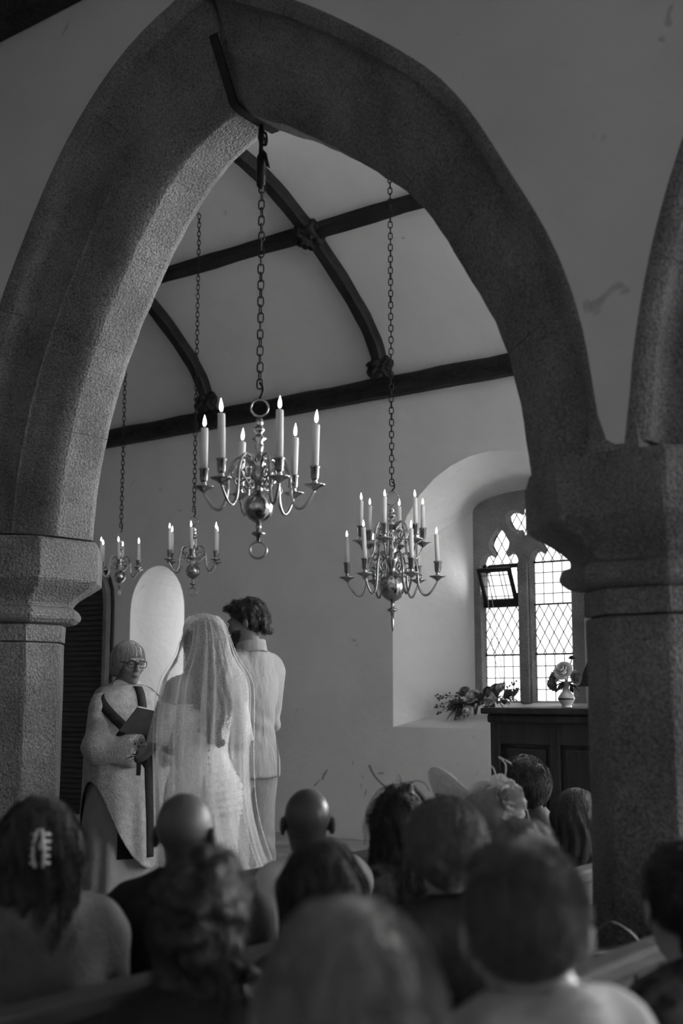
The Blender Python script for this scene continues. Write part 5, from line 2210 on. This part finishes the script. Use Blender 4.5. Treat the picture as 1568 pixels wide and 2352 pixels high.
# trousers
g = G(ax(-.24, .24, .012), ax(-.18, .18, .012), ax(.05, 1.0, .012))
P = g.P
T = None
for s in (-1, 1):
    l = smin(sd_cap(P, (s * .088, 0, .90), (s * .095, .01, .48), .098, .082), sd_cap(P, (s * .095, .0, .48), (s * .097, -.012, .06), .084, .090), .03)
    T = l if T is None else smin(T, l, .012)
T = smin(T, sd_ell(P, (0, -.005, .93), (.168, .125, .12)), .04) + .005 * wob(P, 24., 4.) + .004 * np.sin(P[..., 2] * 55 + P[..., 0] * 40) * np.exp(-((P[..., 2] - .45) / .1) ** 2)
T = smax(T, .075 - P[..., 2], .006)
mesh('trousers', *snet(T, g), LINEN, gr, True)
for s in (-1, 1):
    g = G(ax(s * .1 - .07, s * .1 + .07, .01), ax(-.1, .22, .01), ax(0, .13, .01))
    P = g.P
    D = smax(smin(sd_ell(P, (s * .097, .06, .035), (.048, .14, .05)), sd_ell(P, (s * .097, -.02, .05), (.045, .06, .06)), .03), .003 - P[..., 2], .003)
    mesh('shoe', *snet(D, g), C_DARK, gr, True)
# curly hair and beard
blobs = []
q5 = np.random.RandomState(8)
for i in range(170):
    v = q5.normal(size=3)
    v /= np.linalg.norm(v)
    p = np.array(CR[0]) + v * (np.array(CR[1]) + .004)
    if p[2] > -.075 + 1.15 * (p[1] + .055) and p[2] > -.08:
        blobs.append((p, .010 + .008 * q5.rand()))
for i in range(40):
    blobs.append((np.array((q5.uniform(-.06, .06), q5.uniform(.04, .085), q5.uniform(.085, .115))), .014))
for i in range(26):
    blobs.append((np.array((q5.uniform(-.05, .05), q5.uniform(-.06, .05), q5.uniform(.115, .130))), .012))
for i in range(26):
    blobs.append((np.array((q5.uniform(-.055, .055), q5.uniform(-.11, -.085), q5.uniform(-.075, .0))), .013))
add_hair(gr, curly(blobs, .006, -.08, 1.15, .006), (-.13, -.17, -.13), (.13, .15, .18), H_BLACK, hm, from_crown, 900, 9, .007, .012, .0012, 31, 1.2, 150., .003, 120., .006)
gB = hair_grid((-.08, -.02, -.15), (.08, .13, .0), .006)
PB = gB.P
bd = sd_head(PB) - .007
bd = smax(bd, PB[..., 2] + .030 + .35 * np.maximum(PB[..., 1] - .07, 0), .008)
bd = smax(bd, -sd_ell(PB, (0, .10, -.060), (.020, .03, .008)), .004)
bd = smax(bd, .022 - PB[..., 1], .01) + .002 * wob(PB, 200.)
vb, fb = snet(bd, gB)
hm_ = np.array(hm)
mesh('beard', vb @ hm_[:3, :3].T + hm_[:3, 3], fb, H_BLACK, gr, True)

# ------------------------------------------------------------------ bride
SATIN = M('ivory_satin', .72, .45, 0, .05, 20., .15, 60., .4)
LACE = sheer_mat('lace', .8, .72, 90.)
VEIL = sheer_mat('tulle', .92, .27, 300., .12)
az = R(150)
bh = 1.64
br_ = empty('person', (-4.205, 4.352, ZC), az - PI / 2)
tag(br_, 'bride with long wavy hair under a trailing sheer veil and satin gown', 'person')
armsB = [((-.150, -.01, 1.32), (-.225, .0, 1.06), (-.27, .16, .98)), ((.150, -.01, 1.32), (.205, -.02, 1.06), (.05, .20, 1.0))]
V, F, hm = standing_body(bh, .86, R(6), R(-4), armsB, True, .95)
hands = [place_hand((-.27, .16, .98), (.1, .9, .25), (-1, .0, .3), False, .86), place_hand((.05, .20, 1.0), (-.6, .7, .1), (0, .3, 1), True, .86)]
V, F = joinm([(V, F)] + hands)
SKINB = M('bride_skin', .26, .5, 0, .05, 30., .05, 200., .35)
mesh('body', V, F, SKINB, br_, True)
face_bits(br_, hm, H_BROWN, MATS['lip'])
GR = smooth_rings([(1.245, 0, .0, .150, .118), (1.17, 0, .0, .146, .125), (1.05, 0, 0, .128, .110), (.98, 0, 0, .135, .115), (.86, 0, -.015, .178, .150), (.74, 0, -.01, .185, .155), (.55, 0, 0, .180, .160),
                   (.38, 0, -.02, .195, .185), (.18, .01, -.07, .26, .28), (.005, .02, -.12, .36, .42)])
def fold_g(t, v):
    low = max(0., v - .55) / .45
    ru = .012 * math.sin(v * 120 + 3 * math.sin(2 * t)) * math.exp(-((v - .34) / .12) ** 2) * (.5 + .5 * math.cos(t + .7))
    return ru + .05 * low * math.sin(11 * t + 1.3 * math.sin(3 * t)) + .006 * math.sin(7 * t + 9 * v)
thick(mesh('gown', *drape(GR, 0, 2 * PI, 110, 90, fold_g, None, True), SATIN, br_, True), .004)
# ruched hip drape
def fold_h(t, v):
    return .012 + .05 * min(1., 3 * v) + .03 * math.sin(v * 46 + 2.5 * t) + .012 * math.sin(v * 90 - 5 * t)
HR = smooth_rings([(.97, 0, 0, .134, .114), (.93, 0, -.005, .150, .128), (.86, 0, -.015, .180, .150), (.78, 0, -.012, .183, .152), (.72, 0, -.01, .18, .15)])
thick(mesh('hip_drape', *drape(HR, R(-100), R(40), 44, 40, fold_h), SATIN, br_, True), .004)
bt = MB()
for k in range(34):
    z_ = 1.22 - k * .032
    cx, cy, rx, ry = ring_at(GR, z_)
    bt.add(*lathe([(.001, -.005), (.005, -.003), (.005, .003), (.001, .005)], 7), Matrix.Translation((cx + rx * math.cos(R(-88)), cy + (ry + .006) * math.sin(R(-88)), z_)))
tag(bt.build('buttons', MATS['glazed_china'], br_, True), kind='stuff')
# lace off-shoulder sleeve bands
for s in (-1, 1):
    S_, E_ = np.array(armsB[0 if s < 0 else 1][0]), np.array(armsB[0 if s < 0 else 1][1])
    pts = [S_ + (E_ - S_) * t for t in (.28, .5, .75, 1.0)]
    thick(mesh('lace_sleeve', *tube(pts, [.056, .055, .052, .050], 16, cap=False), LACE, br_, True), .002)
# long loose waves
def sdfb(P):
    d = sd_ell(P, CR[0], tuple(r_ + .014 for r_ in CR[1]))
    d = smin(d, sd_cap(P, (0, -.05, .0), (.005, -.105, -.30), .055, .048, (1.4, .9, 1.)), .05)
    d = smin(d, sd_cap(P, (.0, -.105, -.22), (.01, -.150, -.47), .040, .012, (1.5, 1., 1.)), .05)
    for s in (-1, 1):
        d = smin(d, sd_cap(P, (s * .066, -.02, .0), (s * .075, -.055, -.30), .022, .018), .03)
    d = d + .006 * np.sin(P[..., 2] * 42 + P[..., 0] * 30) + .007 * np.sin(P[..., 0] * 130 + 2.4 * np.sin(P[..., 2] * 24)) * np.clip((.11 - P[..., 2]) * 7, 0, 1)
    return smax(d, -sd_ell(P, (0, .105, -.06), (.068, .085, .115)), .015)
add_hair(br_, sdfb, (-.18, -.22, -.60), (.18, .13, .17), M('bride_hair', .04, .4, 0, .4, 60., .3, 150., .5, (1, 1, .15)), hm, lambda P: from_crown(P) * .3 + DOWN(P), 900, 18, .02, .010, .0028, 41, .45, 38., 0., 60., .008)
# veil
VR = smooth_rings([(1.690, 0, .03, .012, .012), (1.684, 0, .015, .05, .05), (1.655, 0, .0, .088, .096), (1.58, 0, -.02, .108, .132), (1.47, -.005, -.04, .138, .158), (1.36, -.005, -.05, .205, .185), (1.22, -.015, -.06, .222, .205),
                   (1.0, -.02, -.065, .222, .215), (.75, -.01, -.075, .225, .235), (.5, .03, -.11, .25, .29), (.25, .09, -.17, .32, .36), (.01, .15, -.25, .40, .46)])
q = random.Random(5)
FREQ = [(9, .9), (17, .7), (26, .45), (5, .5)]
PH = [q.uniform(0, 6) for _ in FREQ]
def fold_v(t, v):
    a = .012 + .075 * min(1., v * 1.5)
    s = 0.
    for (f, w_), p in zip(FREQ, PH):
        s += w_ * (1 - 2 * abs(math.sin(.5 * (f * t + p + 1.2 * math.sin(2 * v + p)))))
    return a * s / 2.2
veil = mesh('veil', *drape(VR, R(-212), R(32), 300, 90, fold_v), VEIL, br_, True)
# gathered pleats: narrow folded-over strips of tulle lying on the veil
for k in range(13):
    t0 = R(-195) + R(212) * (k + q.uniform(.1, .9)) / 13
    wd = q.uniform(.05, .17)
    e0, e1 = q.uniform(.015, .03), q.uniform(.02, .05)
    sw = q.uniform(-.12, .12)
    z1_ = q.choice([.02, .02, .3, .6])
    VP = [(z_, cx, cy, rx + e0 * min(1., (1.69 - z_) * 4), ry + e0 * min(1., (1.69 - z_) * 4)) for z_, cx, cy, rx, ry in VR if z_ > z1_]
    V, F = [], []
    nz_p = 60
    for i in range(nz_p + 1):
        z_ = 1.675 + (VP[-1][0] - 1.675) * i / nz_p
        cx, cy, rx, ry = ring_at(VP, z_)
        for j in range(5):
            th = t0 + sw * (i / nz_p) ** 2 + wd * (j / 4 - .5) * (.5 + .9 * i / nz_p)
            f = 1 + fold_v(th, (1.69 - z_) / 1.68) * .9 + .01 * math.sin(j * 1.6)
            V.append((cx + rx * f * math.cos(th), cy + ry * f * math.sin(th), z_))
    for i in range(nz_p):
        for j in range(4):
            F.append((i * 5 + j, (i + 1) * 5 + j, (i + 1) * 5 + j + 1, i * 5 + j + 1))
    mesh('veil_pleat', V, F, VEIL, br_, True)
# lace edging down both sides of the veil and the comb
for th in (R(-212), R(32)):
    pts = []
    for z_ in np.linspace(1.64, .1, 60):
        cx, cy, rx, ry = ring_at(VR, z_)
        k = 1 + fold_v(th, (VR[0][0] - z_) / (VR[0][0] - VR[-1][0]))
        pts.append((cx + rx * k * math.cos(th), cy + ry * k * math.sin(th), z_))
    mesh('lace_edging', *tube(pts, [.010 + .006 * math.sin(i * 1.9) for i in range(60)], 5, flat=.3), LACE, br_, True)
hm_ = np.array(hm)
cb = MB()
for k in range(7):
    p = hm_[:3, :3] @ np.array((-.075 + .004 * k, -.035 + .016 * k, .085 + .010 * math.sin(k))) + hm_[:3, 3]
    rose(cb, tuple(p), .014, (-.8, -.2, .5), k + 90)
cb.build('floral_comb', PETAL, br_, True)

# bouquet held by the bride
bq = empty('bouquet', (-4.50, 4.215, 1.27))
bq.scale = (.75, .75, .75)
tag(bq, 'small bouquet of daisies and foliage held between bride and priest', 'flowers')
q = random.Random(17)
for k in range(6):
    p = (q.uniform(-.05, .05), q.uniform(-.05, .03), q.uniform(-.03, .05))
    V, F = [], []
    mb = MB()
    for j in range(12):
        a = 2 * PI * j / 12
        mb.add([(0, 0, 0), (.022 * math.cos(a - .16), .022 * math.sin(a - .16), .003), (.030 * math.cos(a), .030 * math.sin(a), .004), (.022 * math.cos(a + .16), .022 * math.sin(a + .16), .003)], [(0, 1, 2, 3)])
    d_ = mb.build('daisy', PETALD, bq, True)
    d_.location = p
    d_.rotation_euler = (R(60 + q.uniform(-25, 25)), q.uniform(-.4, .4), R(40))
    e = mesh('daisy_eye', *lathe([(.001, .0), (.008, .001), (.006, .006), (.001, .008)], 8), BERRY, d_, True)
for k in range(14):
    a = q.uniform(0, 2 * PI)
    mesh('leaf', *leaf_geo((0, 0, -.03), (math.cos(a), math.sin(a), q.uniform(-1., .6)), q.uniform(.07, .12), .014, q), LEAFM, bq, True)
mesh('stems', *tube([(0, 0, -.16), (.005, 0, -.08), (0, 0, .0)], [.014, .016, .02], 8), STEMM, bq, True)

# ------------------------------------------------------------------ priest
ALB = M('alb_cloth', .42, .9, 0, .08, 14., .15, 120., .2)
CHAS = M('chasuble_damask', .48, .7, 0, .2, 30., .3, 90., .3)
BANDM = M('orphrey_band', .022, .7, 0, .3, 60., .3, 140., .3)
az = R(-8)
pr = empty('person', (-5.188, 4.754, ZC), az - PI / 2)
tag(pr, 'priest with grey bobbed hair and glasses in pale vestments', 'person')
ph = 1.585
armsP = [((-.165, .0, 1.255), (-.235, .07, 1.00), (-.085, .33, 1.02)), ((.165, .0, 1.255), (.235, .08, 1.0), (.075, .335, 1.02))]
V, F, hm = standing_body(ph, .95, R(-6), R(-10), armsP, True, .98)
hands = [place_hand((-.085, .33, 1.02), (.75, .5, .15), (-.2, -.2, -1), True), place_hand((.075, .335, 1.02), (-.75, .5, .15), (.2, -.2, -1), False)]
V, F = joinm([(V, F)] + hands)
SKINP = M('priest_skin', .20, .5, 0, .08, 30., .05, 200., .35)
mesh('body', V, F, SKINP, pr, True)
face_bits(pr, hm, H_GREY, MATS['lip'])
eyeglasses(pr, np.array(hm), IRON, .028, .019, .108, .008)
AR = smooth_rings([(1.20, 0, .0, .17, .13), (1.0, 0, .0, .19, .16), (.7, 0, 0, .215, .19), (.35, 0, 0, .245, .225), (.015, 0, .0, .275, .26)])
fold_a = lambda t, v: .035 * v * math.sin(9 * t + 1.1 * math.sin(2 * t)) + .02 * v * math.sin(17 * t + 2)
thick(mesh('alb', *drape(AR, 0, 2 * PI, 96, 40, fold_a, None, True), ALB, pr, True), .005)
CRG = smooth_rings([(1.345, 0, .0, .088, .080), (1.325, 0, .0, .130, .102), (1.28, 0, .0, .195, .128), (1.20, 0, .005, .225, .150), (1.08, 0, .015, .240, .178), (.95, 0, .02, .245, .200), (.75, 0, .02, .245, .225), (.55, 0, .02, .250, .245), (.36, 0, .02, .255, .258)])
def hem_c(t):
    return .40 + .42 * abs(math.cos(t)) ** 2.6 + .03 * math.sin(3 * t)
def fold_c(t, v):
    a = max(0., v - .22) / .78
    s = 0.
    for c_, w_, h_ in ((R(112), .16, .11), (R(76), .12, .12), (R(92), .10, -.04), (R(132), .2, .07), (R(-90), .4, .06), (R(50), .2, .08)):
        dt = (t - c_ + PI) % (2 * PI) - PI
        s += h_ * math.exp(-(dt / w_) ** 2)
    return a * s + .004 * math.sin(13 * t + 20 * v)
thick(mesh('chasuble', *drape(CRG, 0, 2 * PI, 150, 60, fold_c, hem_c, True), CHAS, pr, True), .006)
for nm, path, w_ in (('orphrey', [(R(166), 1.275), (R(140), 1.19), (R(112), 1.09), (R(90), .985)], .058), ('orphrey', [(R(14), 1.275), (R(40), 1.19), (R(66), 1.09), (R(88), .985)], .058),
                     ('orphrey', [(R(93), 1.335), (R(91), 1.2), (R(90), .98)], .052), ('orphrey', [(R(90), 1.0), (R(89), .8), (R(88), .6), (R(87), .43)], .052)):
    thick(mesh(nm, *band(CRG, path, w_, fold_c, .010), BANDM, pr, True), .003)
# wide sleeves
for k, (S_, E_, W_) in enumerate(armsP):
    g = G(ax(-.42, .42, .014), ax(-.14, .36, .014), ax(.78, 1.36, .014))
    P = g.P
    s = -1 if k == 0 else 1
    W2 = np.array(E_) + (np.array(W_) - np.array(E_)) * .72
    d = smin(sd_cap(P, S_, E_, .058, .074), sd_cap(P, E_, W2, .076, .074), .04)
    d = smin(d, sd_cap(P, np.array(E_) + (0, 0, -.02), W2 + np.array((0, -.02, -.06)), .05, .052), .05)
    d = d + .006 * np.sin(P[..., 2] * 48 + P[..., 0] * 40 * s) + .003 * wob(P, 30.)
    d = smax(d, -(sd_cap(P, np.array(E_) + (np.array(W_) - np.array(E_)) * .45, np.array(W_) + (np.array(W_) - np.array(E_)) * .5, .045, .085)), .01)
    mesh('sleeve', *snet(d, g), CHAS, pr, True)
    cuff = [np.array(E_) + (np.array(W_) - np.array(E_)) * t for t in (.55, .72, .86)]
    thick(mesh('alb_cuff', *tube(cuff, [.05, .055, .060], 14, cap=False), ALB, pr, True), .004)
# amice collar
V, F = [], []
for i, (r_, z_) in enumerate([(.060, 1.372), (.075, 1.362), (.105, 1.342), (.128, 1.322), (.122, 1.316)]):
    for j in range(36):
        a = 2 * PI * j / 36
        fr_ = max(0., math.sin(a)) ** 8
        V.append((r_ * math.cos(a), r_ * .9 * math.sin(a) + .0, z_ - .025 * max(0., math.sin(a)) * (i / 4) - .012 * fr_))
for i in range(4):
    for j in range(36):
        k = (j + 1) % 36
        F.append((i * 36 + j, i * 36 + k, (i + 1) * 36 + k, (i + 1) * 36 + j))
thick(mesh('amice', V, F, C_WHITE, pr, True), .005)
# stole ends below the chasuble hem
for a, z0, z1 in ((R(126), .60, .40), (R(62), .60, .42)):
    thick(mesh('stole_end', *band(AR, [(a, z0), (a, (z0 + z1) / 2), (a, z1)], .085, fold_a, .014), BANDM, pr, True), .004)
# dark scarf hanging at the side under the arm
SCR = [(z_, cx, cy, rx + .03, ry + .02) for z_, cx, cy, rx, ry in AR]
thick(mesh('scarf', *band(SCR, [(R(205), 1.05), (R(200), .8), (R(196), .55), (R(194), .36)], .13, fold_a, .010), BANDM, pr, True), .005)
# bobbed hair with a fringe
def sdfp(P):
    d = sd_ell(P, (0, -.012, .032), (.086, .106, .096))
    for s in (-1, 1):
        d = smin(d, sd_cap(P, (s * .066, .008, .02), (s * .070, -.002, -.050), .022, .016), .03)
    d = smin(d, sd_cap(P, (0, -.07, .0), (0, -.075, -.07), .06, .05, (1.2, 1, 1)), .04)
    d = smax(d, -sd_ell(P, (0, .122, -.035), (.070, .082, .090)), .010)
    return smax(d, -.085 - P[..., 2], .012)
def flow_p(P):
    f = from_crown(P) * .8 + DOWN(P) * .6
    f[:, 1] += .4 * (P[:, 1] > .02)
    return f
add_hair(pr, sdfp, (-.14, -.17, -.13), (.14, .14, .17), H_GREY, hm, flow_p, 1300, 10, .012, .005, .0012, 51, .1, 40., .002, 60., .007)

# open service book in the priest's hands
bk = empty('book', (-4.86, 4.675, 1.37))
bk.scale = (1.2, 1.15, 1.2)
tag(bk, 'open dark-covered service book in the hands of the priest', 'book')
q0 = Matrix.Rotation(az - PI / 2, 4, 'Z') @ Matrix.Rotation(R(38), 4, 'X')
COVER = M('book_cover', .10, .6, 0, .15, 20.)
COVERD = M('book_cover_dark', .012, .6)
PAGES = M('pages', .65, .8, 0, .03, 120.)
bk.rotation_euler = q0.to_euler()
for s in (-1, 1):
    for nm, a, b, m in (('cover', (0, -.105, -.007), (.150, .105, -.003), COVER), ('pages', (.004, -.098, -.003), (.142, .098, .010), PAGES), ('cover_corner', (.118, -.106, -.0085), (.151, -.072, -.0028), COVERD)):
        o = MB().box(a, b, .0015).build(nm, m, bk)
        o.rotation_euler = (0, -R(14), 0) if s > 0 else (0, R(14), PI)
        if s < 0:
            o.rotation_euler = (0, R(-14), PI)
MB().box((-.008, -.106, -.010), (.008, .106, -.004), .002).build('spine', COVERD, bk)
